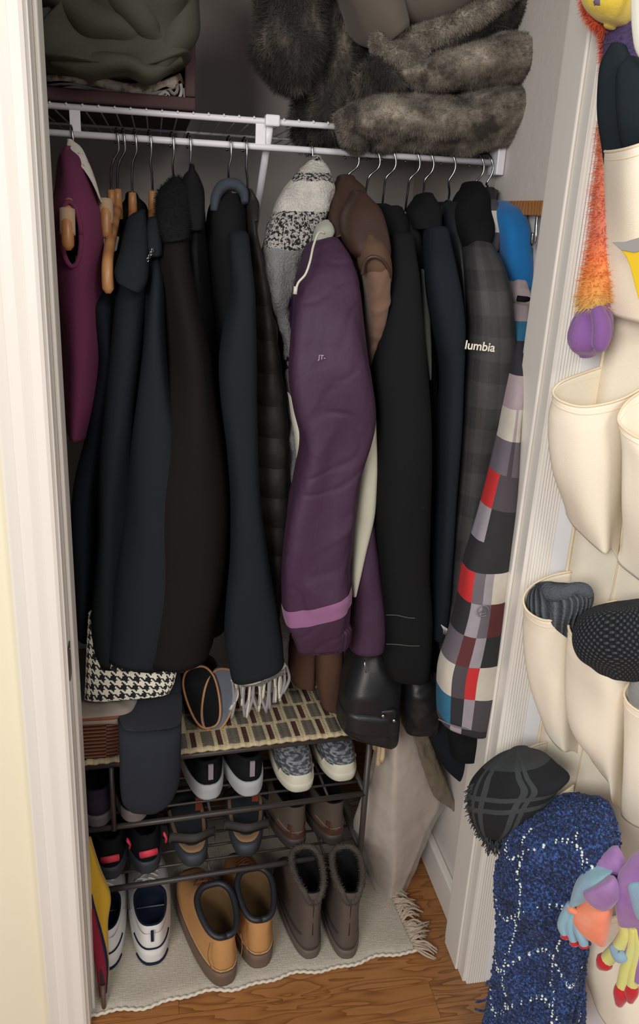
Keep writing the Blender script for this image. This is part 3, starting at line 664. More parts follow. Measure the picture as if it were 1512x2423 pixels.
for yy in (1160, 1200, 1232):
    V, F = tube_m([at(1000, yy, Y=.108), at(1018, yy, Y=.122)], .0013, 5); add('buttonhole', V, F, MT['black2'], g)

g = thing('coat', (hx(960), .4, .9), 'black coat with a grey-green lining edge showing, on the left tan-shouldered hanger', 'clothing', BR)
drape('body', [(955, 510, 985, 510, .30), (955, 560, 1010, 560, .26), (975, 640, 1020, 640, .24), (985, 740, 1030, 740, .23), (995, 860, 1040, 860, .225), (1005, 1000, 1050, 1000, .22), (1008, 1200, 1048, 1200, .22), (1005, 1400, 1045, 1400, .22), (1000, 1560, 1040, 1580, .22), (985, 1640, 1035, 1640, .22)], MT['black'], g, hang=hx(960), seed=23)
soft('lining_edge', [(998, 640, 1002, 640, .21), (1000, 720, 1013, 720, .20), (1004, 800, 1018, 800, .195), (1010, 860, 1019, 860, .195), (1014, 895, 1018, 895, .195)], cloth('grey_green_lining', (96, 100, 96), rough=.6), g, ry=.008, n=24, amp=.001)
g = thing('coat', (hx(996), .4, .9), 'black coat with bulky rounded shoulders on the right tan-shouldered hanger', 'clothing', BR)
drape('body', [(985, 520, 1040, 505, .30), (990, 570, 1062, 560, .26), (1005, 650, 1078, 640, .22), (1012, 740, 1088, 740, .205), (1030, 860, 1092, 860, .20), (1040, 1000, 1090, 1000, .20), (1038, 1200, 1075, 1200, .20), (1030, 1400, 1062, 1400, .20), (1020, 1560, 1050, 1560, .20)], MT['black'], g, hang=hx(1000), seed=24)
soft('sleeve', [(1010, 545, 1058, 545, .24, .03), (1006, 620, 1072, 620, .20, .04), (1014, 700, 1084, 700, .18, .042), (1028, 780, 1090, 780, .17, .042), (1044, 880, 1088, 880, .165, .04), (1040, 1000, 1082, 1000, .165, .04), (1034, 1200, 1070, 1200, .165, .04), (1024, 1400, 1058, 1400, .165, .04), (1020, 1500, 1048, 1500, .165, .035)], MT['navyblack'], g, n=60, amp=.004, seed=25)
soft('collar', [(985, 470, 1020, 462, .34), (965, 500, 1035, 490, .31), (975, 540, 1040, 530, .28)], MT['black'], g, ry=.04, n=16)

lt_ = leather('black_leather', (28, 30, 33), .42)
g = thing('leather_jacket', (hx(1060), .4, .7), 'shiny black leather jacket, its strapped and snapped sleeve cuffs hanging low over the plastic bag', 'clothing')
drape('body', [(1040, 482, 1085, 480, .31), (1045, 520, 1100, 520, .28), (1060, 600, 1104, 600, .24), (1072, 700, 1106, 700, .225), (1082, 800, 1108, 800, .22), (1080, 1000, 1100, 1000, .22), (1060, 1200, 1085, 1200, .22), (1040, 1400, 1070, 1400, .22), (1000, 1580, 1050, 1580, .24)], lt_, g, hang=hx(1060), seed=26)
s1 = soft('sleeve', [(850, 1480, 900, 1480, .25, .04), (832, 1540, 920, 1540, .22, .05), (812, 1610, 945, 1600, .205, .055), (804, 1670, 942, 1660, .20, .055), (802, 1710, 938, 1722, .20, .055), (812, 1722, 935, 1738, .20, .05)], lt_, g, n=40, amp=.005, seed=27, crease=.006, cfreq=(12, 12, 5))
soft('cuff_strap', [(803, 1664, 942, 1672, .197, .060), (802, 1700, 940, 1708, .197, .060)], lt_, s1, n=10, amp=.001, seg=40)
soft('strap_tab', [(898, 1684, 938, 1680, .15, .008), (896, 1720, 934, 1735, .15, .008)], lt_, s1, n=10, amp=.001)
for q in ((906, 1693), (932, 1704)):
    p = at(*q, Y=.135); V, F = tube_m([p, p+Vector((0, -.004, 0))], [.0045, .003], 12); add('snap', V, F, MT['chrome'], s1)
V, F = tube_m([at(862, 1562, Y=.155), at(866, 1592, Y=.15)], .0014, 6); add('zip_pull', V, F, MT['chrome'], s1)
soft('sleeve', [(958, 1560, 1010, 1560, .24, .035), (952, 1620, 1030, 1620, .225, .045), (950, 1680, 1036, 1670, .22, .045), (956, 1720, 1030, 1712, .22, .04)], lt_, g, n=30, amp=.006, seed=29, crease=.003)

# grey plaid jacket
pm = NT('dark_grey_plaid'); u, v = uvxy(pm)
f1 = pm.math('GREATER_THAN', pm.math('SINE', pm.math('MULTIPLY', v, 62)), .1); f2 = pm.math('GREATER_THAN', pm.math('SINE', pm.math('MULTIPLY', u, 50)), .2)
pm.base(pm.mix(pm.math('MULTIPLY', pm.math('ADD', f1, f2), .5), lin((64, 63, 64)), lin((47, 47, 49)))); pm.b.inputs['Roughness'].default_value = .6; pm.b.inputs['Specular IOR Level'].default_value = .3
pm.bump(pm.noise(14, 3), .5, .012)
g = thing('plaid_jacket', (hx(1115), .4, .9), 'dark grey plaid jacket with white lettering down its long sleeve, beside the patchwork jacket', 'clothing')
drape('body', [(1085, 475, 1145, 470, .31), (1078, 510, 1150, 505, .28), (1088, 580, 1165, 570, .25), (1095, 660, 1185, 650, .225), (1105, 760, 1200, 760, .215), (1105, 900, 1205, 900, .21), (1095, 1050, 1195, 1050, .21), (1080, 1200, 1160, 1200, .21), (1065, 1350, 1120, 1350, .21), (1050, 1500, 1090, 1500, .21)], MT['brownblack'], g, hang=hx(1115), seed=30)
soft('hood', [(1108, 438, 1130, 438, .35), (1088, 458, 1148, 455, .33), (1074, 500, 1156, 500, .30), (1084, 548, 1158, 545, .26), (1100, 590, 1150, 590, .235)], MT['black'], g, ry=.05, n=24, amp=.006)
s1 = soft('sleeve', [(1108, 560, 1150, 565, .235, .03), (1104, 610, 1178, 610, .205, .04), (1108, 680, 1200, 680, .18, .045), (1112, 760, 1206, 760, .168, .048), (1108, 840, 1210, 850, .162, .048), (1102, 940, 1206, 940, .16, .048), (1092, 1060, 1190, 1050, .16, .045), (1084, 1180, 1160, 1180, .16, .042), (1072, 1290, 1132, 1290, .16, .04), (1058, 1400, 1104, 1400, .16, .036), (1044, 1500, 1078, 1500, .16, .03), (1040, 1535, 1066, 1530, .162, .028)], pm.m, g, n=100, amp=.005, seed=31, fold=.002)
text('lumbia', 'sleeve_lettering', plain('pale_print', (226, 220, 204), .6), s1, at(1136, 820, Y=.109), (1, .0, -.075), (0, 0, 1), .0205, bold=.0003)
parts = []
for k in range(7):
    a0 = at(1044+k*3, 1478+k*2, Y=.125); a1 = at(1050+k*3.5, 1500+k*1.5, Y=.125); parts.append(tube_m([a0, (a0+a1)/2+Vector((.002, 0, 0)), a1], .0008, 5))
V, F = merge(parts); add('cuff_print', V, F, plain('pale_print_thread', (206, 204, 196), .7), s1)

# patchwork checked jacket
PAL = dict(k=(38, 38, 42), d=(76, 70, 76), m=(108, 102, 110), l=(160, 154, 162), w=(212, 206, 192), p=(176, 160, 164), r=(206, 44, 44), n=(94, 42, 42), b=(44, 112, 146))
am = attr_cloth('patchwork_print')
def paint(o, grid, ncol, nseg, nrow, off=0, cols=None):
    me = o.data; a_ = me.color_attributes.new('cloth_print', 'FLOAT_COLOR', 'CORNER'); uvl = me.uv_layers[0].data
    for p in me.polygons:
        uc = sum(uvl[i].uv[0] for i in p.loop_indices)/len(p.loop_indices); vc = sum(uvl[i].uv[1] for i in p.loop_indices)/len(p.loop_indices)
        r_ = min(len(grid)-1, int(vc*len(grid))); row = grid[r_]; u_ = (uc+off) % 1.0
        ch = row[min(len(row)-1, int(u_*len(row)))]
        for i in p.loop_indices: a_.data[i].color = lin(PAL[ch])
# u=0 at right side (co=+1), u=.25 front, u=.5 left
g = thing('patchwork_jacket', (hx(1152), .4, .9), "patchwork jacket of red, white, grey and blue squares, rightmost beside the jamb", 'clothing')
o = drape('body', [(1140, 445, 1165, 450, .33), (1138, 480, 1180, 480, .30), (1142, 560, 1200, 560, .27), (1160, 660, 1215, 660, .25), (1190, 780, 1240, 780, .24), (1195, 900, 1236, 900, .235), (1188, 1050, 1226, 1050, .23), (1170, 1200, 1214, 1200, .23), (1150, 1350, 1200, 1350, .23), (1130, 1500, 1190, 1500, .23), (1110, 1640, 1165, 1640, .23)], am, g, hang=hx(1152)+.005, tb=.012, seed=33)
paint(o, ['kdkdlkdk', 'wdkplkwd', 'dlkdkdkm', 'kkkdkdkk', 'kkdkplkd', 'lbwkdbkw', 'klkddkrk', 'pwlkwdkl', 'dwpkdlwd', 'mdkdmkdm', 'kdmkkdmk', 'ldkwldkw', 'kkndkknd', 'wmkdwmkd'], 8, 1, 1)
s1 = soft('sleeve', [(1205, 690, 1246, 690, .22, .02), (1203, 760, 1243, 760, .18, .03), (1202, 880, 1236, 880, .12, .03), (1190, 1000, 1228, 1000, .085, .03), (1170, 1090, 1223, 1100, .072, .03), (1146, 1180, 1216, 1190, .068, .032), (1122, 1270, 1208, 1270, .066, .035), (1098, 1350, 1202, 1350, .066, .038), (1086, 1430, 1194, 1430, .066, .04), (1062, 1510, 1186, 1510, .068, .042), (1042, 1575, 1176, 1580, .07, .044), (1038, 1640, 1164, 1650, .072, .046), (1038, 1698, 1148, 1722, .074, .045)], am, g, n=206, seg=96, amp=.0035, seed=34)
# rows of cloth squares down the sleeve: (lower end in mm-like units, right, thin, middle, left)
ROWS = [(770, 'pppp'), (810, 'bbbb'), (890, 'kkkk'), (970, 'pppp'), (1045, 'wpww'), (1125, 'mdmm'), (1200, 'dddr'), (1270, 'kkkl'), (1345, 'kkkk'), (1415, 'wlmr'), (1485, 'nmlk'), (1555, 'klnm'), (1622, 'wrdw'), (1694, 'dlkb'), (1800, 'kkld')]
def sleeve_row(vv_):
    yy_ = 690+vv_*1030
    for e_, c_ in ROWS:
        if yy_ < e_: return c_[0]*6+c_[1]+c_[2]*2+c_[3]*6+'kkkddddkk'
paint(s1, [sleeve_row((q+.5)/103) for q in range(103)], 24, 1, 1)
V, F = tube_m([at(1038, 1702, Y=.06), at(1070, 1716, Y=.033), at(1110, 1726, Y=.03), at(1147, 1728, Y=.05)], .0016, 6, 20); add('cuff_edge', V, F, cloth('grey_binding', (120, 112, 122)), s1)
# small round wave-and-peak emblem
ec = at(1143, 1446, Y=.022); em = plain('emblem_grey', (128, 122, 132), .7)
V, F = tube_m([ec+Vector((.0105*math.cos(2*math.pi*i/24), 0, .0105*math.sin(2*math.pi*i/24))) for i in range(22)], .0012, 6); mk = add('emblem', V, F, em, s1)
V, F = tube_m([ec+Vector(q) for q in ((-.006, 0, -.004), (.0, 0, .0045), (.003, 0, .001), (.006, 0, -.004), (-.002, 0, -.005))], .001, 6); add('emblem_peak', V, F, em, mk)
bf = cloth('bright_blue_fleece', (30, 116, 182), rough=.85, var=.3)
soft('blue_hood', [(1178, 478, 1205, 482, .30, .03), (1172, 500, 1232, 498, .27, .04), (1176, 540, 1243, 540, .245, .045), (1184, 600, 1249, 600, .23, .045), (1194, 645, 1252, 645, .225, .045), (1205, 668, 1252, 674, .225, .04), (1235, 684, 1254, 690, .225, .03)], bf, g, n=40, amp=.008, seed=35)
soft('knotted_tie', [(1214, 668, 1244, 664, .20, .02), (1208, 690, 1250, 690, .195, .025), (1209, 712, 1250, 714, .195, .025), (1216, 722, 1248, 724, .198, .018)], cloth('mauve_grey_cloth', (172, 156, 158)), g, n=20, amp=.006, crease=.003)
V, F = tube_m([at(1224, 706, Y=.17), at(1240, 708, Y=.168), at(1252, 708, Y=.175)], .005, 8); add('tie_band', V, F, MT['black'], g)
o = soft('collar', [(1142, 462, 1160, 462, .33, .02), (1140, 490, 1178, 490, .30, .03), (1140, 540, 1178, 540, .27, .03), (1143, 585, 1172, 590, .25, .025)], am, g, n=24, amp=.003)
paint(o, ['kkkkkkkk', 'ddddkkdd', 'wwwwwwdd', 'wwwwwwdd', 'ddddddkk', 'ddddddkk'], 8, 1, 1)

# black hem of clothing low at right
g = thing('long_skirt', (.66, .4, .3), 'black cloth hem hanging below the patchwork sleeve against the right wall', 'clothing')
soft('hem', [(1030, 1640, 1130, 1640, .13, .03), (1050, 1700, 1148, 1690, .11, .03), (1060, 1740, 1148, 1740, .10, .03), (1066, 1785, 1149, 1786, .10, .03)], MT['black'], g, n=30, amp=.005)
soft('hem', [(1000, 1660, 1120, 1660, .26, .05), (1008, 1730, 1112, 1730, .26, .05), (1036, 1790, 1110, 1790, .26, .05), (1075, 1830, 1107, 1845, .26, .035)], MT['navyblack'], g, n=20, amp=.005)

# houndstooth scarf and charcoal garment bag, lower left
g = thing('houndstooth_scarf', (.07, .2, .6), 'black and white houndstooth scarf end peeking out below the left coats', 'scarf')
fix(soft('scarf_body', [(208, 1450, 400, 1480, .21, .012), (204, 1540, 420, 1560, .195, .014), (202, 1600, 414, 1610, .188, .014), (199, 1654, 400, 1640, .184, .012)], hound('houndstooth', 23, 10.5), g, n=30, seg=48, amp=.004, pw=1))
g = thing('garment_bag', (.15, .27, .35), 'charcoal cloth garment bag with rounded bottom hanging in front of the shoe rack', 'clothing')
soft('bag_body', [(262, 1560, 425, 1560, .24, .02), (272, 1640, 430, 1640, .225, .022), (280, 1720, 430, 1715, .125, .026), (283, 1800, 428, 1790, .11, .028), (284, 1860, 424, 1850, .11, .028), (290, 1895, 405, 1890, .11, .025), (305, 1912, 380, 1908, .112, .02)], cloth('charcoal_twill', (44, 47, 55), rough=.9), g, n=50, seg=40, amp=.004, seed=41, pw=.7)
soft('flap', [(274, 1652, 431, 1645, .205, .022), (280, 1690, 431, 1682, .155, .026), (290, 1714, 430, 1702, .127, .027)], cloth('charcoal_twill_flap', (50, 52, 58)), g, n=16, seg=40, amp=.003, pw=.7)

# ------------------------------------------------------------ things on the shelf
zs = ZL+.0075
cubem = cloth('dark_plum_board', (76, 56, 56), rough=.7)
g = thing('storage_cube', (.05, .53, zs), 'dark plum open-fronted storage cube on the left of the wire shelf', 'box')
xr_ = at(463, 265, Y=.385).x; xl_ = -.21; H_ = .34
for nm, a_, b_ in (('bottom_panel', (xl_, .385, zs), (xr_, .88, zs+.02)), ('side_panel', (xr_-.018, .385, zs+.0205), (xr_, .88, zs+H_)), ('side_panel', (xl_, .385, zs+.0205), (xl_+.018, .88, zs+H_)), ('top_panel', (xl_, .385, zs+H_+.0005), (xr_, .88, zs+H_+.018)), ('back_panel', (xl_+.0185, .862, zs+.0205), (xr_-.0185, .88, zs+H_))):
    box(nm, a_, b_, cubem, g, bev=.003)
ft = NT('spotted_throw'); ft.base(ft.ramp(ft.noise(55, 3), [(0, (60, 50, 44)), (.42, (96, 84, 74)), (.55, (176, 164, 148)), (.7, (200, 190, 176))])); ft.b.inputs['Roughness'].default_value = .95; ft.bump(ft.noise(300), .8, .003)
g = thing('folded_throw', (.03, .5, zs+.02), 'folded spotted brown and white throw lying in the storage cube under the olive blanket', 'blanket')
wl = cloth('white_fleece_edge', (196, 186, 182), bump=.8, scale=300)
def layer(pts, th, mat, nm, yb=.62, yf=.40):
    P = [at(x, y, Y=yf) for x, y in pts]; Q = catmull([tuple(p) for p in P], 50); rings = []
    for k, q in enumerate(Q):
        q = Vector(q); nx_ = Vector(Q[min(k+1, 49)])-Vector(Q[max(k-1, 0)]); nn = Vector((-nx_.z, 0, nx_.x)).normalized()
        ring = []
        for (a_, y_p) in ((1, yf+.006), (.7, yf), (-.7, yf), (-1, yf+.006), (-1, yb), (1, yb)):
            p = q+nn*th*a_; p.y = y_p; ring.append(p)
        rings.append(ring)
    return fix(loft(nm, rings, mat, g))
layer([(60, 224), (120, 226), (160, 232), (200, 222), (260, 238), (330, 240), (380, 238), (395, 226), (408, 243), (425, 246), (438, 232), (436, 208)], .0033, wl, 'fold_layer')
layer([(60, 212), (120, 214), (180, 207), (240, 224), (320, 232), (370, 230), (392, 216), (404, 234), (418, 238), (428, 224), (430, 205), (424, 192)], .003, wl, 'fold_layer')
layer([(60, 203), (150, 195), (230, 212), (300, 222), (360, 222), (396, 208), (412, 222), (420, 212), (418, 200)], .003, cloth('grey_fleece_edge', (160, 150, 146), bump=.8), 'fold_layer')
layer([(60, 196), (150, 186), (220, 190), (300, 208), (380, 204), (420, 190), (432, 184)], .009, ft.m, 'fold_layer')
def pxtube(pts, rad, Yd, ry, seg=36, n=60, amp=.008, seed=1, freq=(16, 16, 16), crease=0):
    """fat soft roll following a pixel path at depth Yd; rad in px"""
    q = catmull([tuple(p)+((r,) if not isinstance(r, tuple) else r) for p, r in zip(pts, rad)], n); rings = []
    C = [at(a[0], a[1], Y=Yd) for a in q]; sc = (at(700, 300, Y=Yd)-at(800, 300, Y=Yd)).length/100
    for k in range(n):
        t = (C[min(k+1, n-1)]-C[max(k-1, 0)]).normalized(); a_ = Vector((0, 1, 0)); b = t.cross(a_).normalized(); r_ = max(q[k][2], 1)*sc
        ring = []
        for i in range(seg):
            th = 2*math.pi*i/seg; p = C[k]+b*(r_*math.cos(th))+a_*(ry*min(1, r_/.03)*math.sin(th))
            e = amp*2*nz(p, freq, seed)
            if crease: e += crease*(1-2*abs(nz(p, (11, 11, 11), seed+3)))
            ring.append(p+(b*math.cos(th)+a_*math.sin(th))*e)
        rings.append(ring)
    return rings
ol = cloth('olive_plush', (80, 80, 68), rgb2=(60, 62, 56), bump=.7, scale=250, sheen=.35, nscale=12)
g_o = (soft('olive_blanket', [(110, -150, 430, -150, .46, .13), (104, -100, 448, -100, .46, .15), (100, -40, 456, -40, .45, .15), (98, 40, 452, 40, .44, .15), (96, 100, 446, 100, .44, .15), (98, 150, 440, 150, .44, .145), (105, 176, 425, 172, .44, .13), (140, 184, 380, 188, .44, .11)], ol, None, n=90, seg=110, amp=.016, seed=51, freq=(9, 9, 14), crease=.020, cfreq=(7, 7, 10), pw=.6))
oV = [v.co+g_o.location for v in g_o.data.vertices]; oF = [tuple(p.vertices) for p in g_o.data.polygons]; OP = [(oV, oF)]
for pts, rad, Yd, ry, sd in (([(90, -60), (160, 10), (250, 60), (330, 76), (378, 58), (400, -10)], [40, 46, 44, 34, 26, 24], .335, .05, 1), ([(240, -80), (300, 0), (350, 60), (382, 84), (388, 40), (380, -20)], [50, 48, 34, 16, 22, 30], .32, .05, 2),
                             ([(448, -20), (430, 60), (400, 110), (380, 160), (330, 184)], [22, 36, 34, 24, 8], .335, .05, 3), ([(100, 30), (118, 80), (150, 112), (200, 118)], [26, 30, 22, 8], .335, .04, 4), ([(120, 150), (220, 158), (300, 150), (360, 170), (430, 140)], [16, 30, 28, 22, 10], .325, .05, 5)):
    V, F, U = rings_mesh(pxtube(pts, rad, Yd, ry, seed=sd, amp=.005, n=50, seg=32)); OP.append((V, F))
bpy.data.objects.remove(g_o); V, F = merge(OP); g_o = fix(add('olive_blanket', V, F, ol))
setp(g_o, 'rumpled olive green plush blanket stuffed into the storage cube at upper left', 'blanket')

greyf = furm('grey_plush_fur', [(0, (40, 37, 34)), (.40, (66, 61, 55)), (.50, (112, 104, 94)), (.60, (140, 131, 119)), (.75, (180, 170, 156))], 20, 7)
darkf = furm('dark_brown_fur', [(0, (24, 23, 22)), (.45, (42, 39, 37)), (.56, (74, 69, 62)), (.7, (124, 116, 104))], 22, 6, zs=.4)
g = thing('plush_blanket', (.5, .45, ZL), 'thick grey plush blanket folded double on the right end of the wire shelf', 'blanket')
b = fix(loft('blanket_roll', pxtube([(792, 292), (815, 296), (870, 290), (980, 292), (1090, 292), (1195, 268), (1250, 212), (1226, 168), (1150, 164), (1060, 178), (970, 192), (890, 186)], [16, 40, 68, 64, 64, 64, 60, 58, 58, 50, 40, 26], .45, .14, seed=61, amp=.009, n=120, seg=56, crease=.006), greyf, g)); fur(b, 90000, .0065, .0010, 5, down=.25)
b = fix(loft('drooping_corner', pxtube([(815, 262), (832, 300), (842, 345), (838, 362)], [26, 34, 30, 12], .37, .05, seed=62, amp=.004, n=30), greyf, g)); fur(b, 9000, .007, .0010, 6)
parts = []
for pts, rad, Yd, ry, sd in (([(720, -90), (690, -20), (688, 60), (688, 130), (695, 190), (700, 215)], [70, 76, 72, 58, 36, 14], .44, .10, 71), ([(780, -80), (800, 10), (800, 90), (780, 160), (760, 230), (758, 290), (770, 338)], [90, 90, 70, 62, 50, 46, 30], .50, .10, 72), ([(700, -60), (800, -30), (880, -20)], [90, 80, 60], .50, .1, 73), ([(870, 150), (900, 190), (935, 205), (960, 190)], [40, 38, 30, 22], .40, .06, 74)):
    V, F, U = rings_mesh(pxtube(pts, rad, Yd, ry, seed=sd, amp=.012, n=50, seg=40, crease=.006)); parts.append((V, F))
V, F = merge(parts)
b = setp(fix(add('fur_throw', V, F, darkf)), "long-pile dark brown fur throw drooping over the shelf left of the grey blanket", 'blanket'); fur(b, 70000, .016, .0012, 7, down=.5)
sued = cloth('taupe_suede', (98, 90, 82), rough=.85, rgb2=(80, 74, 68)); 
g = thing('suede_blanket', (.45, .45, 1.9), 'taupe suede blanket with rolled pale sherpa edge lying over the other blankets', 'blanket')
loft('suede_face', pxtube([(850, -110), (868, -20), (900, 40), (930, 90)], [80, 74, 60, 36], .38, .06, seed=81, amp=.006, n=60, crease=.007), sued, g)
loft('suede_face', pxtube([(900, -60), (1000, -20), (1110, -60), (1180, -120)], [90, 78, 70, 60], .42, .10, seed=82, amp=.008, n=40, crease=.005), sued, g)
sf = furm('pale_sherpa', [(0, (70, 64, 58)), (.4, (110, 102, 92)), (.6, (150, 142, 130)), (.8, (180, 172, 158))], 40, 4)
o = fix(loft('sherpa_edge', pxtube([(905, 70), (900, 105), (930, 128), (985, 128), (1010, 110)], [16, 20, 22, 18, 10], .345, .035, seed=83, amp=.003, n=50), sf, g)); fur(o, 9000, .008, .0011, 8)
o = fix(loft('sherpa_edge', pxtube([(935, 92), (980, 92), (1040, 72), (1110, 42), (1180, 0), (1220, -40)], [14, 20, 22, 22, 22, 20], .36, .04, seed=84, amp=.004, n=50), sf, g)); fur(o, 14000, .010, .0011, 9)
o = fix(loft('sherpa_edge', pxtube([(985, 112), (1050, 106), (1120, 70), (1190, 36), (1240, 0)], [14, 24, 26, 26, 24], .40, .06, seed=85, amp=.005, n=50), darkf, g)); fur(o, 14000, .012, .0011, 10)
g = thing('fleece_bag', (.6, .5, 1.75), 'dark zipped bag of fleece with piped edge standing at the top right of the shelf', 'bag')
loft('bag_body', pxtube([(1190, -160), (1205, -60), (1215, 20), (1200, 90), (1180, 125)], [108, 104, 100, 84, 50], .50, .12, seed=86, amp=.010, n=50, crease=.006), cloth('charcoal_fleece', (58, 54, 50), rgb2=(44, 42, 40), bump=.8, scale=200), g)
V, F = tube_m([at(1296, -90, Y=.40), at(1306, -20, Y=.40), at(1308, 50, Y=.40), at(1300, 110, Y=.405), at(1286, 138, Y=.42)], .0022, 8, 30); add('piping', V, F, cloth('dark_piping', (70, 62, 52)), g)
V, F = tube_m([at(1140, 60, Y=.375), at(1160, 62, Y=.372), at(1200, 66, Y=.37), at(1240, 100, Y=.38)], .003, 6, 30); add('zip', V, F, plain('dark_zip', (40, 40, 42), .4), g)

# coat rail on right wall with chrome hook
g = thing('coat_rail', (.76, .3, 1.5), 'short wooden rail with chrome hooks on the right closet wall behind the blue hood', 'hook rail')
zt = at(1260, 475, X=.762).z; zb2 = at(1260, 510, X=.762).z
box('wooden_board', (.757, .13, zb2), (.7745, .36, zt), wood('honey_oak', (186, 128, 70), (158, 102, 54), (2, 20, 20)), g)
for q, yy in (((1258, 560), .235), ((1272, 545), .185)):
    Z_ = zb2-.005
    tube('chrome_hook', [(.765, yy, zb2+.005), (.764, yy-.004, Z_-.012), (.764, yy-.008, Z_-.035), (.758, yy-.014, Z_-.044), (.752, yy-.022, Z_-.038), (.750, yy-.024, Z_-.022)], .0035, MT['chrome'], g, n=24)
soft_o = soft('umbrella_strap', [(1254, 575, 1270, 575, .24, .01), (1250, 640, 1268, 640, .24, .012), (1246, 700, 1264, 700, .24, .012), (1244, 740, 1260, 740, .24, .012)], MT['black'], None, n=20, amp=.001)
setp(soft_o, 'narrow black strap hanging from the chrome hook beside the right jamb', 'strap')

# ------------------------------------------------------------ shoe rack
rk = thing('shoe_rack', (.25, .3, 0), 'black metal three-tier shoe rack standing on the beige rug under the coats', 'shoe rack')
ra = R(4.0); ux = Vector((math.cos(ra), math.sin(ra), 0)); uy = Vector((-math.sin(ra), math.cos(ra), 0)); P0 = Vector((.552, .198, 0)); WD, DP = .66, .29
def rp(s, t, z): return P0 - ux*(WD*(1-s)) + uy*(DP*t) + Vector((0, 0, z))
TZ = (.185, .34, .488)
for s in (0, 1):
    for t in (0, 1):
        tube('post', [rp(s, t, .010), rp(s, t, TZ[2]+.004)], .0065, MT['blackmetal'], rk, seg=10)
for z in TZ:
    for t in (0, 1): tube('side_rail', [rp(0, t, z), rp(1, t, z)], .0062, MT['blackmetal'], rk, seg=10)
    for s in (0, 1): tube('end_rail', [rp(s, 0, z), rp(s, 1, z)], .0055, MT['blackmetal'], rk, seg=10)
    for k in range(1, 7): tube('shelf_bar', [rp(0, k/7, z), rp(1, k/7, z)], .0028, MT['blackmetal'], rk, seg=8)
    for s in (.12, .5, .88): tube('cross_bar', [rp(s, 0, z-.005), rp(s, 1, z-.005)], .003, MT['blackmetal'], rk, seg=8)
sp_ = (at(268, 1900, Y=.165).x-rp(0, 0, 0).x)/WD
tube('divider', [rp(sp_, -.03, TZ[1]), rp(sp_, -.03, TZ[2])], .005, MT['blackmetal'], rk, seg=10)
# runner on top
rn = thing('woven_runner', (.25, .35, TZ[2]+.01), 'striped beige, grey and maroon woven runner draped over the top of the shoe rack', 'runner')
wv = weave('runner_weave', 13, 5, ((196, 180, 144), (104, 98, 86), (186, 170, 136), (74, 44, 40)))
V = []; F = []; U = []; nx, ny = 100, 40
for j in range(ny):
    for i in range(nx):
        s, t = i/(nx-1)*1.03, j/(ny-1); p = rp(s, -.015+t*1.0, TZ[2]+.0125); p.z += .002*nz(p, (20, 20, 1), 2)+.0015*math.sin(i*1.9)*(1 if j < 2 else 0)
        if s > 1: p.z -= (s-1)*.9; 
        if t < .05: p.z -= .004*(1-t/.05)
        V.append(p)
for j in range(ny-1):
    for i in range(nx-1):
        a_ = j*nx+i; F.append((a_, a_+1, a_+nx+1, a_+nx)); U.append([(q[0]/(nx-1), q[1]/(ny-1)) for q in ((i, j), (i+1, j), (i+1, j+1), (i, j+1))])
add('woven_field', V, F, wv, rn, uv=U, solid=.005)
tb_ = cloth('beige_tassel', (206, 184, 146), bump=.9, scale=300)
for k in range(12):
    t = k/11; b0 = rp(1.035, t*.9+.02, TZ[2]-.01); L = random.uniform(.06, .09)
    V, F = tube_m([b0+Vector((-.004, 0, .015)), b0+Vector((.010, 0, -L*.4)), b0+Vector((.012+random.uniform(-.004, .006), random.uniform(-.01, .01), -L))], [.003, .0045, .006], 8, 10); add('tassel', V, F, tb_, rn)

# wicker basket on the left of the runner
g = thing('wicker_basket', (.0, .3, TZ[2]+.02), 'brown wicker basket with cloth liner at the left end of the rack top', 'basket')
wk = NT('brown_wicker'); u, v = uvxy(wk)
xx = wk.math('MULTIPLY', u, 70); yy = wk.math('MULTIPLY', v, 11); par = wk.math('MODULO', wk.math('FLOOR', wk.math('MULTIPLY', u, 22)), 2)
sn = wk.math('SINE', wk.math('MULTIPLY', wk.math('ADD', yy, wk.math('MULTIPLY', par, .5)), 6.283)); wk.base(wk.mix(wk.math('ADD', wk.math('MULTIPLY', sn, .5), .5), lin((70, 38, 24)), lin((156, 92, 60)))); wk.b.inputs['Roughness'].default_value = .5
wk.bump(sn, 1.0, .004)
xc = at(255, 1750, Y=.2).x-.06; zb3 = TZ[2]+.0165; zt3 = at(240, 1698, Y=.155).z
rings = []
for k in range(14):
    z = zb3+(zt3-zb3)*k/13; hw_ = .085+.010*k/13; hd = .11+.01*k/13; rings.append([Vector((xc+.02+hw_*math.copysign(abs(math.cos(a_))**.4, math.cos(a_)), .272+hd*math.copysign(abs(math.sin(a_))**.4, math.sin(a_)), z)) for a_ in [2*math.pi*i/64 for i in range(64)]])
loft('woven_wall', rings, wk.m, g, cap1=False)
rim = [Vector((xc+.02+.098*math.copysign(abs(math.cos(a_))**.4, math.cos(a_)), .272+.123*math.copysign(abs(math.sin(a_))**.4, math.sin(a_)), zt3+.002)) for a_ in [2*math.pi*i/64 for i in range(65)]]
V, F = tube_m(rim, .006, 8); add('rim', V, F, cloth('brown_rim_cane', (120, 72, 48), rough=.5), g)
lr = []
for k, (dz, e) in enumerate(((-.010, 1.03), (.0, 1.05), (.010, 1.02), (.014, .95), (.010, .6))):
    lr.append([Vector((xc+.02+.098*e*math.copysign(abs(math.cos(a_))**.4, math.cos(a_)), .272+.123*e*math.copysign(abs(math.sin(a_))**.4, math.sin(a_)), zt3+dz+.003*math.sin(a_*7+k))) for a_ in [2*math.pi*i/64 for i in range(64)]])
loft('liner', lr, cloth('grey_linen', (150, 138, 128)), g, cap0=False)

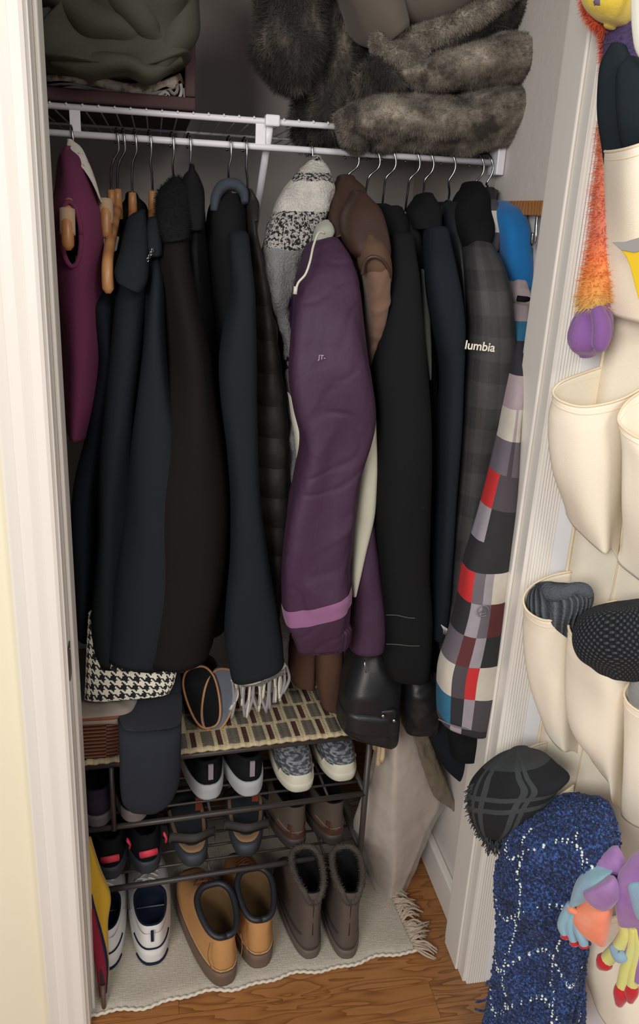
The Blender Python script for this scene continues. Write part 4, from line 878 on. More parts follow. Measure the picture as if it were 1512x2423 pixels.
# ------------------------------------------------------------ shoes
def outline(L, Wd, s0=0.0, n=40, heelw=.9):
    """foot outline: heel at y=0, toe at y=L; returns n points"""
    P = []
    for i in range(n):
        a_ = 2*math.pi*i/n; c_, s_ = math.cos(a_), math.sin(a_)
        t = (1-c_)/2
        t = t**.92
        wv = (heelw + (1-heelw)*math.sin(min(1, t/.72)*math.pi/2))*(1-.08*math.sin(math.pi*min(1, t/.8))) if t < .75 else 1*(1-.0*(t-.75))
        P.append((math.copysign(abs(s_)**.66, s_)*Wd/2*wv, t*L))
    return P
def shoe(kind, loc, rz, label, group, cat='shoe', L=.27, Wd=.095, mats=None, h=.08, mirror=1, parts_=(), sole_h=.028, ext=.48, heel_h=None, toecap=None):
    t = thing(kind, loc, label, cat, group, rz)
    up, so, li = mats; n = 44
    O1 = outline(L, Wd, n=n)
    def ring(e, wf, z0, z1, off=0, pinch=0):
        out = []
        for (x, y) in O1:
            s = y/L; yy = off*L + s*(e-off)*L; out.append(Vector((x*wf*mirror, yy, z0+(z1-z0)*s)))
        return out
    sr = [ring(1.0, .98, 0, 0), ring(1.005, 1.02, .003, .003), ring(1.01, 1.04, sole_h*.6, sole_h*.5), ring(1.005, 1.0, sole_h, sole_h*.82), ring(.99, .9, sole_h, sole_h*.82)]
    add('sole', *rings_mesh(sr)[:2], so, t, local=True)
    hh = heel_h or h
    ur = [ring(.985, .93, sole_h-.004, sole_h*.75, .012), ring(.985, .97, sole_h+.012, sole_h+.008, .008), ring(.97, .93, sole_h+.03, sole_h+.020, .012), ring(.90, .86, (sole_h+hh)*.55, sole_h+.034, .02)]
    for k in range(1, 5):
        f = k/4; e = .90+(ext-.90)*(f**.8); ur.append(ring(e, .86-.10*f, (sole_h+hh)*.55*(1-f)+hh*f, (sole_h+.034)*(1-f)+(h)*f, .02+.012*f))
    o_up = add('upper', *rings_mesh(ur, True, True, False)[:2], up, t, local=True)
    e = ext
    ir = [ring(e, .76, hh, h, .032), ring(e-.01, .70, hh+.002, h+.002, .045), ring(e-.03, .62, hh-.012, h-.012, .06), ring(e+.05, .66, sole_h+.012, sole_h+.014, .06)]
    add('lining', *rings_mesh(ir, True, False, True)[:2], li, t, local=True)
    return t
def heelpath(L, Wd, z, cut, sc=1.0, dy=0.0, zs=0.0):
    O = outline(L, Wd, n=160); k = 1
    while O[k][1] < cut: k += 1
    idx = list(range(160-k, 160))+list(range(0, k+1))
    return [(O[i][0]*sc, O[i][1]*1.0+dy, z+zs*O[i][1]) for i in idx]
def lace(t, L, h, sole_h, mat, n=4, ext=.48, w=.022, hh=None):
    zf = lambda s: (h)*(1-(s-ext)/(.9-ext))+(sole_h+.034)*((s-ext)/(.9-ext))
    ps = []
    for k in range(n):
        s = ext+.03+k*.065; z = zf(s)+.003; ps.append(tube_m([(-w, L*s, z-.007), (0, L*(s+.015), z+.003), (w, L*s, z-.007)], .0024, 6, 8))
    ps.append(tube_m([(-.002, L*(ext+.03), zf(ext)+.006), (-.022, L*(ext+.02), zf(ext)+.012), (-.03, L*(ext+.06), zf(ext)-.004)], .002, 6, 8))
    V, F = merge(ps); add('lace', V, F, mat, t, local=True)
wht = cloth('white_shoe_leather', (226, 224, 222), rough=.5, var=.06); navy = cloth('navy_mesh', (34, 42, 60), bump=.6)
wsol = plain('white_rubber', (216, 214, 210), .55); dk = cloth('dark_lining', (26, 26, 28)); gum = plain('brown_gum_rubber', (104, 84, 70), .6)
wheat = NT('wheat_nubuck'); wheat.base(wheat.mix(wheat.noise(14, 4), lin((200, 150, 94)), lin((168, 120, 70)))); wheat.b.inputs['Roughness'].default_value = .85; wheat.bump(wheat.noise(200, 3), .3, .001); wheat = wheat.m
def fl_(x, y, z=.0085): p = at(x, y, Z=z); return p
# white sneakers
for (px, py, lab) in ((362, 2284, "white running sneaker with navy collar on the rug, nearest the tan boots"), (250, 2298, 'white running sneaker with navy collar half hidden behind the yellow umbrella')):
    p = fl_(px, py); t = shoe('sneaker', (p.x, p.y+.002, .0095), R(3), lab, 'shoes on the rug', L=.285, Wd=.10, mats=(wht, wsol, navy), h=.088, heel_h=.094, sole_h=.034, ext=.46)
    n = 44; O1 = outline(.285, .10, n=n)
    def rg(e, wf, z, cut): return [Vector((x*wf, .002+min(y, cut)*e, z+.0*y)) for x, y in O1]
    cr = []
    for k in range(8):
        f = k/7; z = .030+f*.048; cr.append([Vector((x*(1.0-.12*f)+(0), max(-.001+.006*f, min(y, .12-.03*f)), z-.10*min(y, .12)*f)) for x, y in O1])
    add('heel_counter', *rings_mesh(cr, True, False, False)[:2], wht, t, local=True)
    V, F = tube_m(heelpath(.285, .10, .044, .05, .985, -.002, -.1), .0018, 6); add('heel_stripe', V, F, navy, t, local=True)
    V, F = tube_m(heelpath(.285, .10, .0025, .03, .99, -.0015), .003, 6); add('outsole', V, F, navy, t, local=True)
    V, F = boxm((-.003, -.001, .062), (.003, .004, .088)); add('pull_tab', V, F, navy, t, local=True, smooth=False)
    lace(t, .285, .088, .034, wht, ext=.46)
# tan work boots
cuffm = plain('black_padded_collar', (30, 32, 38), .5, bump=.3)
def boot(px, py, rz, lab, L=.29, h=.135):
    p = fl_(px, py); t = shoe('work_boot', (p.x, p.y, .0095), rz, lab, 'tan work boots', L=L, Wd=.103, mats=(wheat, gum, cloth('boot_lining', (92, 70, 44))), h=h+.022, heel_h=h-.012, sole_h=.034, ext=.40)
    n = 44; O1 = outline(L, .103, n=n)
    ring = [Vector((x*.78, .03*L+y/L*(.40-.03)*L, (h-.012)+(y/L)*.034+.0)) for x, y in O1]; ring.append(ring[0])
    V, F = tube_m(ring, .0068, 10); add('padded_collar', V, F, cuffm, t, local=True)
    ring2 = [Vector((x*.96, -.001+y*.99, .042)) for x, y in O1]; V, F = tube_m(ring2+[ring2[0]], .0012, 5); add('welt_stitch', V, F, cloth('pale_stitch', (196, 168, 120)), t, local=True)
    for s in (-1, 1):
        V, F = tube_m([(s*.028, .002, .045), (s*.036, .012, .08), (s*.032, .012, h-.02)], .0010, 5, 10); add('seam', V, F, cloth('dark_tan_seam', (136, 92, 48)), t, local=True)
    lace(t, L, h+.02, .034, cloth('brown_lace', (96, 60, 40)), 5, ext=.40, w=.020)
    return t
boot(536, 2333, R(13), 'tan nubuck work boot with black padded collar, nearer to the camera, toe angled left')
boot(617, 2292, R(5), 'tan nubuck work boot with black padded collar, beside the grey ankle boots')
# grey ankle boots
gb = leather('taupe_boot_leather', (86, 76, 70), .6); gsol = plain('grey_brown_sole', (96, 84, 76), .6); flc = cloth('fuzzy_grey_lining', (84, 76, 70), bump=1)
for px, py, rz, lab in ((737, 2270, R(4), "taupe ankle boot with fuzzy cuff, the one next to the tan boots"), (822, 2270, R(-3), "taupe ankle boot with fuzzy cuff, the one nearer the plastic bag")):
    p = fl_(px, py); t = shoe('ankle_boot', (p.x, p.y, .0095), rz, lab, 'taupe ankle boots', L=.265, Wd=.088, mats=(gb, gsol, dk), h=.195, heel_h=.17, sole_h=.022, ext=.44)
    n = 44; O1 = outline(.265, .088, n=n)
    ring = [Vector((x*.78, .03*.265+y/.265*(.44-.03)*.265, .17+(y/.265)*.025-.022*math.exp(-((y-0)/.012)**2))) for x, y in O1]; ring.append(ring[0])
    V, F = outward(*tube_m(ring, .006, 10)); o = add('fuzzy_cuff', V, F, flc, t, local=True); fur(o, 2500, .006, .0008, 4)
    low = []
    for k in range(6):
        f = k/5; low.append([Vector((x*(1.0-.0*f)*(.975-.03*f), .004+y*(.985-.02*f), .020+.040*f-.03*f*y/.265)) for x, y in O1])
    add('heel_panel', *rings_mesh(low, True, False, False)[:2], leather('charcoal_suede_panel', (54, 54, 55), .75), t, local=True)
    V, F = tube_m([(.0, .0035, .062), (.0, .006, .10), (0, .007, .145)], .0009, 5); add('seam', V, F, dk, t, local=True)

def rshoe(kind, px, py, tier, rz, lab, grp, **k):
    p = at(px, py, Z=TZ[tier]+.007); return shoe(kind, (p.x, p.y, TZ[tier]+.0075), rz, lab, grp, **k)
r4 = ra
GR = 'shoes on the rack'
gm = cloth('pale_grey_foam', (176, 180, 182), rough=.6, bump=.5, scale=200); bkm = cloth('black_knit', (28, 29, 32), bump=.6)
for px, py, lab in ((497, 1893, 'black sneaker with pale grey marbled sole and pull tab, beside the charcoal garment bag'), (594, 1885, 'black sneaker with pale grey marbled sole and pull tab, beside the grey knit sneakers')):
    t = rshoe('sneaker', px, py, 1, r4+R(2), lab, GR, L=.26, Wd=.098, mats=(bkm, gm, dk), h=.085, heel_h=.088, sole_h=.036, ext=.5)
    V, F = boxm((-.004, -.003, .052), (.006, .001, .088)); add('pull_tab', V, F, cloth('mauve_webbing', (150, 138, 144)), t, local=True, smooth=False)
kn = NT('grey_marled_knit'); kn.base(kn.ramp(kn.noise(90, 3, kn.mapping(kn.tc(), (1, 1, 3))), [(0, (40, 42, 46)), (.45, (70, 72, 78)), (.6, (140, 142, 148)), (.8, (170, 172, 176))])); kn.b.inputs['Roughness'].default_value = .85; kn.bump(kn.noise(120), .6, .003)
wc = plain('off_white_rubber', (206, 202, 184), .5)
for px, py, lab in ((684, 1878, 'grey marled knit sneaker with off-white toe pointing forward, next to the black sneakers'), (788, 1852, 'grey marled knit sneaker with off-white toe pointing forward, nearest the rack post')):
    L = .25; p = at(px, py, Z=TZ[1]+.007)
    t = shoe('sneaker', (p.x+.004, p.y+L, TZ[1]+.0075), math.pi+r4+R(1), lab, GR, L=L, Wd=.088, mats=(kn.m, wc, dk), h=.095, heel_h=.09, sole_h=.026, ext=.46)
    O1 = outline(L, .088, n=44); cr = []
    for k in range(7):
        f = k/6; cr.append([Vector((x*(1.0-.13*f), max(y, L*(.80+.06*f))*(1.0-.02*f)+.001, .022+.017*math.sin(f*1.5))) for x, y in O1])
    add('toe_cap', *rings_mesh(cr, True, False, True)[:2], wc, t, local=True)
    V, F = merge([tube_m([(-.036, L*.72, .036+.004), (-.012, L*(.78+.02*q), .047+.001*q), (.012, L*(.78+.02*q), .047+.001*q), (.036, L*.72, .040)], .0018, 5, 12) for q in range(2)]); add('overlay', V, F, bkm, t, local=True)
    lace(t, L, .095, .026, cloth('grey_lace', (120, 122, 128)), 4, ext=.46)
for px, py, tr, lab, up, so in ((232, 1958, 1, 'dark purple-black shoe at the far left of the middle tier behind the jamb', cloth('plum_mesh', (50, 42, 56)), plain('grey_rubber', (84, 80, 84), .6)), (320, 1946, 1, 'dark grey shoe half covered by the charcoal garment bag', bkm, plain('grey_rubber_sole', (112, 106, 104), .6))):
    rshoe('sneaker', px, py, tr, r4, lab, GR, L=.25, Wd=.092, mats=(up, so, dk), h=.08, sole_h=.026)
# lower tier: brown leather shoes
bro = NT('brown_grain_leather'); bro.base(bro.mix(bro.noise(12), lin((78, 52, 42)), lin((58, 38, 32)))); bro.b.inputs['Roughness'].default_value = .4; bro.bump(bro.noise(200), .2, .001)
gbs = cloth('grey_brown_suede', (84, 74, 66))
for px, py, lab in ((705, 2010, "brown leather shoe with stitched heel on the lower tier, nearer the sandals"), (795, 2000, "brown leather shoe with stitched heel on the lower tier, beside the rack post")):
    t = rshoe('leather_shoe', px, py, 0, r4+R(6), lab, GR, cat='shoe', L=.27, Wd=.09, mats=(gbs, plain('dark_sole', (54, 48, 46), .6), dk), h=.105, heel_h=.105, sole_h=.026, ext=.46)
    O1 = outline(.27, .09, n=44); cr = []
    for k in range(8):
        f = k/7; cr.append([Vector((x*(.985-.12*f), max(-.000+.007*f, min(y, .2)), .024+.036*f-.0*f)) for x, y in O1])
    add('heel_counter', *rings_mesh(cr, True, False, False)[:2], bro.m, t, local=True)
    V, F = tube_m(heelpath(.27, .09, .043, .05, .97, .003, .1), .0011, 5); add('stitch_row', V, F, cloth('tan_stitch', (136, 100, 78)), t, local=True)
# sandals with tan footbed
ins = cloth('tan_footbed', (150, 118, 84)); srub = plain('dark_slate_rubber', (50, 54, 60), .6); strap_m = cloth('grey_webbing', (70, 66, 66))
for px, py, lab, rz in ((462, 2055, 'dark strappy sandal with tan-rimmed footbed, nearer the red-tabbed shoes', 2), (584, 2030, 'dark strappy sandal with tan-rimmed footbed, nearer the brown leather shoes', -8)):
    p = at(px, py, Z=TZ[0]+.007); t = thing('sandal', (p.x, p.y, TZ[0]+.0075), lab, 'sandal', GR, r4+R(rz))
    L = .25; O1 = outline(L, .092, n=44)
    def rgg(wf, z): return [Vector((x*wf, y*wf+L*(1-wf)/2, z)) for x, y in O1]
    add('sole', *rings_mesh([rgg(.95, 0), rgg(1.02, .006), rgg(1.02, .030), rgg(.94, .033)])[:2], srub, t, local=True)
    add('footbed', *rings_mesh([rgg(.93, .031), rgg(.92, .034), rgg(.84, .034), rgg(.5, .030)])[:2], ins, t, local=True)
    for nm, yy, zz, w_ in (('heel_strap', .022, .075, .050), ('ankle_strap', .095, .10, .050), ('toe_strap', .18, .070, .052)):
        P = [(-w_, yy+.03, .026), (-w_*.95, yy+.02, zz*.7), (0, yy-(.02 if nm == 'heel_strap' else -.01), zz), (w_*.95, yy+.02, zz*.7), (w_, yy+.03, .026)]
        Q = catmull(P, 24); rr = [[Vector(q)+Vector((0, dy, dz)) for dy, dz in ((-.0, -.013), (-.003, 0), (0, .013), (.003, 0))] for q in Q]
        add(nm, *rings_mesh(rr)[:2], strap_m if nm != 'ankle_strap' else bkm, t, local=True)
    V, F = boxm((.012, .074, .086), (.026, .080, .118)); add('orange_tab', V, F, cloth('rust_tab', (124, 62, 42)), t, local=True, smooth=False)
# red tabbed shoes far left of lower tier
redm = plain('coral_red_webbing', (214, 62, 84), .6)
for px, py, lab, rz in ((262, 2082, 'black outdoor shoe with coral red tabs at the far left of the lower tier', 0), (352, 2068, 'black outdoor shoe with coral red tabs, beside the strappy sandal', 4)):
    t = rshoe('outdoor_shoe', px, py, 0, r4+R(rz), lab, GR, L=.25, Wd=.09, mats=(bkm, plain('slate_sole', (46, 50, 56), .6), dk), h=.10, heel_h=.09, sole_h=.03)
    V, F = tube_m([(-.016, .0, .052), (.0, -.004, .056), (.018, -.001, .055)], .009, 8, flat=((0, 1, 0), .4)); add('heel_tab', V, F, redm, t, local=True)
    V, F = tube_m([(.036, .02, .078), (.042, .03, .058), (.040, .03, .048)], .005, 8, flat=((1, 0, 0), .5)); add('side_loop', V, F, redm, t, local=True)
# shoes on the runner: two upright clogs / slippers
tn = plain('tan_piping', (176, 126, 86), .6); gin = cloth('blue_grey_insole', (110, 116, 128)); blk = plain('glossy_black', (22, 23, 26), .25)
g = thing('slip_on_shoe', (at(490, 1700, Y=.27).x, .27, TZ[2]+.02), 'glossy black slip-on shoe lying flat on the woven runner by the garment bag', 'shoe', 'slip-on shoes on the runner')
z0 = TZ[2]+.018; c = at(488, 1715, Z=z0); L = .22; O1 = outline(L, .085, n=44)
rr = [[Vector((c.x+x*w_, c.y+y*w_, z0+z)) for x, y in O1] for w_, z in ((.95, 0), (1.02, .005), (1.02, .022), (.95, .026))]
add('sole', *rings_mesh(rr)[:2], blk, g)
rr = [[Vector((c.x+x*w_, c.y+.10+(y-.10)*w_ if y > .1 else c.y+.10, z0+z)) for x, y in O1] for w_, z in ((.96, .024), (.9, .045), (.7, .06), (.3, .066))]
add('vamp', *rings_mesh(rr)[:2], blk, g)
rr = [[Vector((c.x+x*w_, c.y+.008+y*.9*w_, z0+z)) for x, y in O1] for w_, z in ((.88, .027), (.80, .029))]
add('footbed', *rings_mesh(rr)[:2], cloth('pale_insole', (150, 146, 138)), g)
for nm_i, (cx_, cy_, rot, lab) in enumerate(((480, 1650, -.22, "slip-on shoe with tan-piped rim and dark inside, propped on the glossy black one"), (518, 1655, .22, 'slip-on shoe showing its blue-grey insole, tipped against the fringe of the scarf'))):
    ce = at(cx_, cy_, Y=.26-.0*nm_i)
    g = thing('slip_on_shoe', (ce.x, ce.y, z0+.03), lab, 'shoe', 'slip-on shoes on the runner')
    upv = Vector((math.sin(rot)*.6+(.15 if nm_i else -.1), .45, .9)).normalized(); sd = Vector((math.cos(rot), .0, -math.sin(rot))); nv = sd.cross(upv).normalized()
    O2 = outline(.13, .074, n=44)
    def sg(w_, d): return [ce+sd*(x*w_)+upv*((y-.065)*w_)+nv*d for x, y in O2]
    add('sole', *rings_mesh([sg(.96, -.030), sg(1, -.016), sg(1.0, -.004), sg(.95, -.003)])[:2], cloth('grey_shell', (120, 118, 122)), g)
    V, F = tube_m([p for p in sg(.97, .001)]+[sg(.97, .001)[0]], .0026, 6); add('piping', V, F, tn, g)
    add('insole', *rings_mesh([sg(.94, .0015), sg(.84, .0005), sg(.4, .001)], True, False, True)[:2], gin if nm_i else dk, g)

# folded umbrella at left front
g = thing('umbrella', (.0, .1, .0), 'folded yellow, red and blue umbrella leaning in the left corner by the door jamb', 'umbrella')
ye = cloth('mustard_nylon', (196, 158, 44), rough=.6); rd = cloth('crimson_nylon', (136, 34, 56), rough=.6); bl_ = cloth('navy_nylon', (34, 42, 70), rough=.6)
soft('yellow_panel', [(208, 1990, 216, 1992, .12), (205, 2060, 238, 2060, .11), (208, 2110, 262, 2118, .10), (215, 2180, 256, 2180, .095), (228, 2260, 256, 2260, .09), (240, 2300, 258, 2310, .088)], ye, g, ry=.012, n=40, amp=.003)
soft('red_panel', [(212, 2150, 222, 2150, .085), (218, 2220, 240, 2220, .078), (228, 2290, 252, 2290, .07), (236, 2350, 250, 2345, .065)], rd, g, ry=.010, n=24, amp=.002)
soft('navy_panel', [(208, 2110, 222, 2110, .098), (222, 2200, 244, 2200, .088), (234, 2280, 256, 2280, .078), (240, 2340, 253, 2340, .07)], bl_, g, ry=.010, n=24, amp=.002)
tube('tip', [at(243, 2330, Y=.055), at(247, 2402, Y=.035)], [.006, .0035], plain('brown_wood_tip', (92, 66, 52), .5), g)
tube('shaft', [at(243, 2330, Y=.055), at(205, 1980, Y=.13)], .004, MT['blackmetal'], g)

# plastic-wrapped bag beside rack
pl = NT('clear_plastic'); pl.b.inputs['Transmission Weight'].default_value = .0; pl.base(lin((226, 220, 212))); pl.b.inputs['Roughness'].default_value = .14; pl.b.inputs['Specular IOR Level'].default_value = .7
pl.b.inputs['Alpha'].default_value = .18; pl.bump(pl.noise(16, 2, None, .5), .6, .02)
g = thing('plastic_bag', (.63, .3, .05), "clear plastic bag over folded beige cloth between shoe rack and right wall", 'bag')
bg = cloth('beige_blanket_cloth', (186, 168, 154), rgb2=(176, 158, 144))
CR = [(1690, 915, 940, 985, .31, .27, .30), (1760, 902, 936, 1000, .30, .25, .285), (1840, 886, 932, 1022, .295, .235, .275), (1895, 866, 931, 1038, .29, .23, .27), (1955, 852, 932, 1008, .285, .225, .265), (2040, 880, 933, 974, .28, .225, .26), (2124, 912, 925, 937, .27, .235, .255)]
def facets(dx, dY, sub, wob, sd):
    out = []
    q_ = catmull(CR, sub)
    for y, xl, xm, xr, a_, b_, c_ in q_:
        A, B, C_ = at(xl-dx, y, Y=a_-dY), at(xm, y, Y=b_-dY), at(xr+dx, y, Y=c_-dY); ring = []
        for k in range(14): ring.append(A.lerp(B, k/13))
        for k in range(1, 15): ring.append(B.lerp(C_, k/14))
        for p in ring:
            e = nz(p, (26, 26, 13), sd); e2 = nz(p, (60, 60, 40), sd+2); p.y -= wob*(1-2.5*abs(e))+wob*.5*(1-2.5*abs(e2))
        out.append(ring)
    return out
loft('cloth_content', facets(0, 0, 40, .0012, 1), bg, g, closed=False, solid=.012)
loft('plastic_wrap', facets(16, .018, 110, .0028, 3), pl.m, g, closed=False, solid=.0006)
sl_m = NT('olive_clear_film'); sl_m.base(lin((120, 110, 92))); sl_m.b.inputs['Roughness'].default_value = .25; sl_m.b.inputs['Alpha'].default_value = .75; sl_m.bump(sl_m.noise(40, 4), .8, .01)
soft('film_edge', [(965, 1700, 1000, 1700, .27, .012), (985, 1770, 1030, 1780, .255, .014), (1008, 1840, 1056, 1850, .245, .014), (1030, 1888, 1078, 1905, .24, .012), (1060, 1905, 1078, 1922, .24, .006)], sl_m.m, g, n=40, amp=.004, seed=93, crease=.004)

# ------------------------------------------------------------ door organiser
org = thing('door_organizer', tuple(DO+DD*.3+Vector((0, 0, .2))), 'natural canvas pocket organizer hanging on the open closet door', 'organizer')
zbot = dp(1400, 2230).z; s0_ = .042
PV = []
for k in range(2): pass
def sd_(s, n_, z): return DO+DD*s+DN*n_+Vector((0, 0, z))
V, F = [], []
nx, ny = 24, 60
for j in range(ny):
    for i in range(nx):
        s = s0_+(.60-s0_)*i/(nx-1); z = zbot+(1.98-zbot)*j/(ny-1); V.append(sd_(s, .006+.003*nz((s, 0, z), (10, 1, 6), 4), z))
for j in range(ny-1):
    for i in range(nx-1): a_ = j*nx+i; F.append((a_, a_+1, a_+nx+1, a_+nx))
add('back_panel', V, F, MT['canvas'], org, solid=.002)
V, F = tube_m([sd_(s0_, .008, zbot+(1.98-zbot)*k/30) for k in range(31)], .0028, 6); add('edge_binding', V, F, MT['canvas_hem'], org)
for ss in (.125,):
    V, F = tube_m([sd_(ss, .009, zbot+(1.98-zbot)*k/30) for k in range(31)], .0015, 6); add('seam', V, F, MT['canvas_hem'], org)
def pocket(rim, mids, bottom, seed=1, amp=.004, hem=True):
    """polylines of (x,y,n); rim, optional mids, bottom"""
    N = 48; lines = [[dp(*q) for q in ln] for ln in [rim]+mids+[bottom]]
    lines = [[Vector(q) for q in catmull([tuple(p) for p in ln], N)] for ln in lines]
    M = 40; rings = []
    cols = [catmull([tuple(ln[i]) for ln in lines], M) for i in range(N)]
    for j in range(M):
        r_ = []
        for i in range(N):
            p = Vector(cols[i][j]); e = amp*2*nz(p, (14, 14, 9), seed)*math.sin(math.pi*min(1, (i+2)/N))*min(1, j/5); r_.append(p+DN*e)
        rings.append(r_)
    o = loft('pocket', rings, MT['canvas'], org, closed=False, solid=.0016)
    if hem:
        rr = []
        for j in range(3):
            rr.append([p+DN*(.0012*(1 if j == 1 else .4)) for p in rings[j*1]])
        V, F = tube_m(rings[0], .0022, 6); V2, F2 = tube_m([p+DN*.001 for p in rings[2]], .0007, 5); V, F = merge([(V, F), (V2, F2)])
        add('hem', V, F, MT['canvas_hem'], o)
    return o
# row A
pocket([(1424, 352, .03), (1436, 359, .08), (1475, 354, .115), (1512, 343, .12), (1560, 325, .09), (1600, 310, .01)], [[(1427, 450, .04), (1440, 450, .08), (1475, 450, .11), (1512, 450, .11), (1560, 450, .06), (1600, 450, .01)], [(1424, 600, .03), (1436, 610, .06), (1470, 620, .075), (1512, 620, .075), (1560, 620, .05), (1600, 620, .01)]],
       [(1423, 690, .02), (1430, 715, .04), (1452, 745, .05), (1512, 762, .05), (1560, 770, .04), (1600, 770, .01)], 1)
# row B
pocket([(1425, 868, .006), (1372, 886, .05), (1325, 906, .09), (1308, 928, .105), (1325, 948, .115), (1372, 962, .11), (1430, 956, .09), (1480, 940, .07), (1540, 905, .04)],
       [[(1400, 1000, .006), (1345, 1000, .05), (1312, 990, .08), (1300, 990, .10), (1320, 1010, .11), (1370, 1030, .11), (1430, 1030, .09), (1475, 1020, .06), (1500, 1000, .01)],
        [(1385, 1130, .006), (1350, 1130, .04), (1322, 1130, .07), (1311, 1120, .085), (1335, 1150, .09), (1380, 1180, .09), (1430, 1180, .075), (1462, 1170, .05), (1480, 1150, .01)]],
       [(1362, 1255, .006), (1352, 1235, .03), (1340, 1215, .045), (1352, 1235, .05), (1378, 1262, .052), (1405, 1290, .055), (1431, 1312, .055), (1445, 1300, .03), (1462, 1325, .008)], 2)
pocket([(1600, 880, .02), (1512, 930, .06), (1480, 955, .09), (1462, 990, .10), (1478, 1016, .105), (1520, 1038, .10), (1600, 1020, .06)], [[(1600, 1060, .01), (1520, 1060, .06), (1490, 1060, .08), (1473, 1060, .095), (1490, 1080, .10), (1530, 1090, .10), (1600, 1090, .05)], [(1580, 1200, .01), (1520, 1200, .04), (1490, 1200, .07), (1472, 1200, .08), (1490, 1230, .085), (1530, 1240, .085), (1600, 1240, .05)]],
       [(1500, 1330, .006), (1480, 1320, .03), (1465, 1310, .05), (1462, 1330, .05), (1490, 1358, .05), (1530, 1385, .05), (1600, 1400, .04)], 3)
# row C
pocket([(1352, 1352, .006), (1300, 1364, .045), (1258, 1386, .08), (1238, 1415, .10), (1248, 1446, .11), (1290, 1468, .11), (1340, 1460, .095), (1378, 1450, .07), (1400, 1440, .02)],
       [[(1340, 1480, .006), (1290, 1480, .04), (1252, 1490, .07), (1238, 1490, .09), (1255, 1510, .10), (1290, 1530, .10), (1330, 1530, .09), (1360, 1520, .06), (1385, 1500, .01)],
        [(1325, 1620, .006), (1290, 1620, .04), (1264, 1620, .06), (1255, 1620, .075), (1275, 1640, .08), (1305, 1660, .08), (1335, 1660, .07), (1355, 1650, .05), (1375, 1640, .01)]],
       [(1315, 1745, .006), (1302, 1735, .03), (1290, 1722, .045), (1298, 1735, .05), (1310, 1752, .05), (1325, 1768, .05), (1337, 1778, .05), (1352, 1776, .03), (1366, 1782, .008)], 4)
pocket([(1460, 1420, .01), (1400, 1440, .05), (1360, 1462, .08), (1345, 1480, .10), (1358, 1510, .11), (1400, 1548, .12), (1450, 1574, .12), (1500, 1580, .10), (1560, 1560, .05)],
       [[(1440, 1560, .01), (1390, 1560, .05), (1355, 1560, .08), (1342, 1560, .09), (1360, 1600, .10), (1400, 1630, .11), (1440, 1650, .11), (1480, 1640, .09), (1520, 1620, .02)],
        [(1440, 1700, .01), (1400, 1700, .04), (1365, 1700, .06), (1345, 1690, .075), (1365, 1735, .085), (1400, 1765, .09), (1435, 1780, .085), (1465, 1780, .06), (1485, 1760, .01)]],
       [(1440, 1850, .006), (1420, 1830, .03), (1395, 1795, .05), (1400, 1805, .055), (1420, 1832, .055), (1440, 1860, .055), (1446, 1900, .05), (1460, 1905, .03), (1478, 1925, .008)], 5)
pocket([(1560, 1560, .04), (1512, 1590, .07), (1488, 1618, .09), (1477, 1642, .10), (1490, 1668, .105), (1530, 1690, .10), (1600, 1690, .06)], [[(1560, 1700, .03), (1515, 1700, .06), (1490, 1710, .08), (1476, 1720, .09), (1492, 1750, .095), (1530, 1760, .09), (1600, 1760, .05)], [(1550, 1820, .02), (1510, 1820, .05), (1488, 1830, .065), (1474, 1840, .075), (1490, 1870, .08), (1530, 1880, .08), (1600, 1880, .05)]],
       [(1520, 1940, .006), (1500, 1930, .03), (1480, 1915, .045), (1472, 1925, .05), (1490, 1945, .05), (1530, 1965, .05), (1600, 1980, .04)], 6)
# row D
pocket([(1296, 1755, .006), (1262, 1766, .03), (1225, 1790, .055), (1200, 1830, .07), (1215, 1900, .08), (1250, 1935, .085), (1295, 1900, .075), (1340, 1872, .06), (1357, 1858, .03)],
       [[(1290, 1900, .006), (1262, 1900, .03), (1235, 1910, .05), (1215, 1930, .06), (1225, 1970, .07), (1255, 1995, .07), (1295, 1990, .065), (1330, 1970, .05), (1355, 1950, .01)]],
       [(1280, 2080, .006), (1262, 2080, .03), (1245, 2080, .04), (1235, 2085, .05), (1245, 2105, .05), (1265, 2120, .05), (1295, 2125, .05), (1320, 2120, .03), (1345, 2110, .008)], 7)
pocket([(1400, 2100, .006), (1385, 2120, .04), (1375, 2145, .06), (1380, 2170, .065), (1430, 2175, .07), (1480, 2160, .06), (1540, 2140, .03)],
       [[(1395, 2250, .006), (1380, 2250, .03), (1370, 2265, .045), (1378, 2290, .055), (1420, 2300, .06), (1480, 2300, .055), (1540, 2290, .02)]],
       [(1440, 2400, .006), (1410, 2380, .03), (1398, 2355, .04), (1415, 2400, .05), (1450, 2440, .05), (1490, 2450, .05), (1560, 2440, .02)], 8)

# contents ------------------------------------------------------
mit = cloth('black_fleece', (38, 46, 52), var=.1)
for rows, sd, lab in (([(1448, 112, 1480, 112, .075, .015), (1428, 150, 1494, 150, .075, .02), (1420, 210, 1494, 210, .075, .02), (1420, 280, 1490, 280, .07, .02), (1430, 350, 1488, 350, .055, .02), (1436, 420, 1484, 420, .045, .015)], 1, 'black fleece mitten standing in the top pocket, left of its pair'),
                      ([(1485, 142, 1512, 140, .10, .014), (1466, 170, 1540, 165, .10, .02), (1463, 230, 1550, 220, .10, .02), (1468, 300, 1550, 290, .095, .018), (1478, 352, 1545, 345, .085, .012), (1500, 420, 1540, 415, .06, .012)], 2, 'black fleece mitten standing in the top pocket, right of its pair')):
    setp(soft('fleece_mitten', rows, mit, None, plane='D', n=40, amp=.002, seed=sd), lab, 'mitten', 'black mittens')
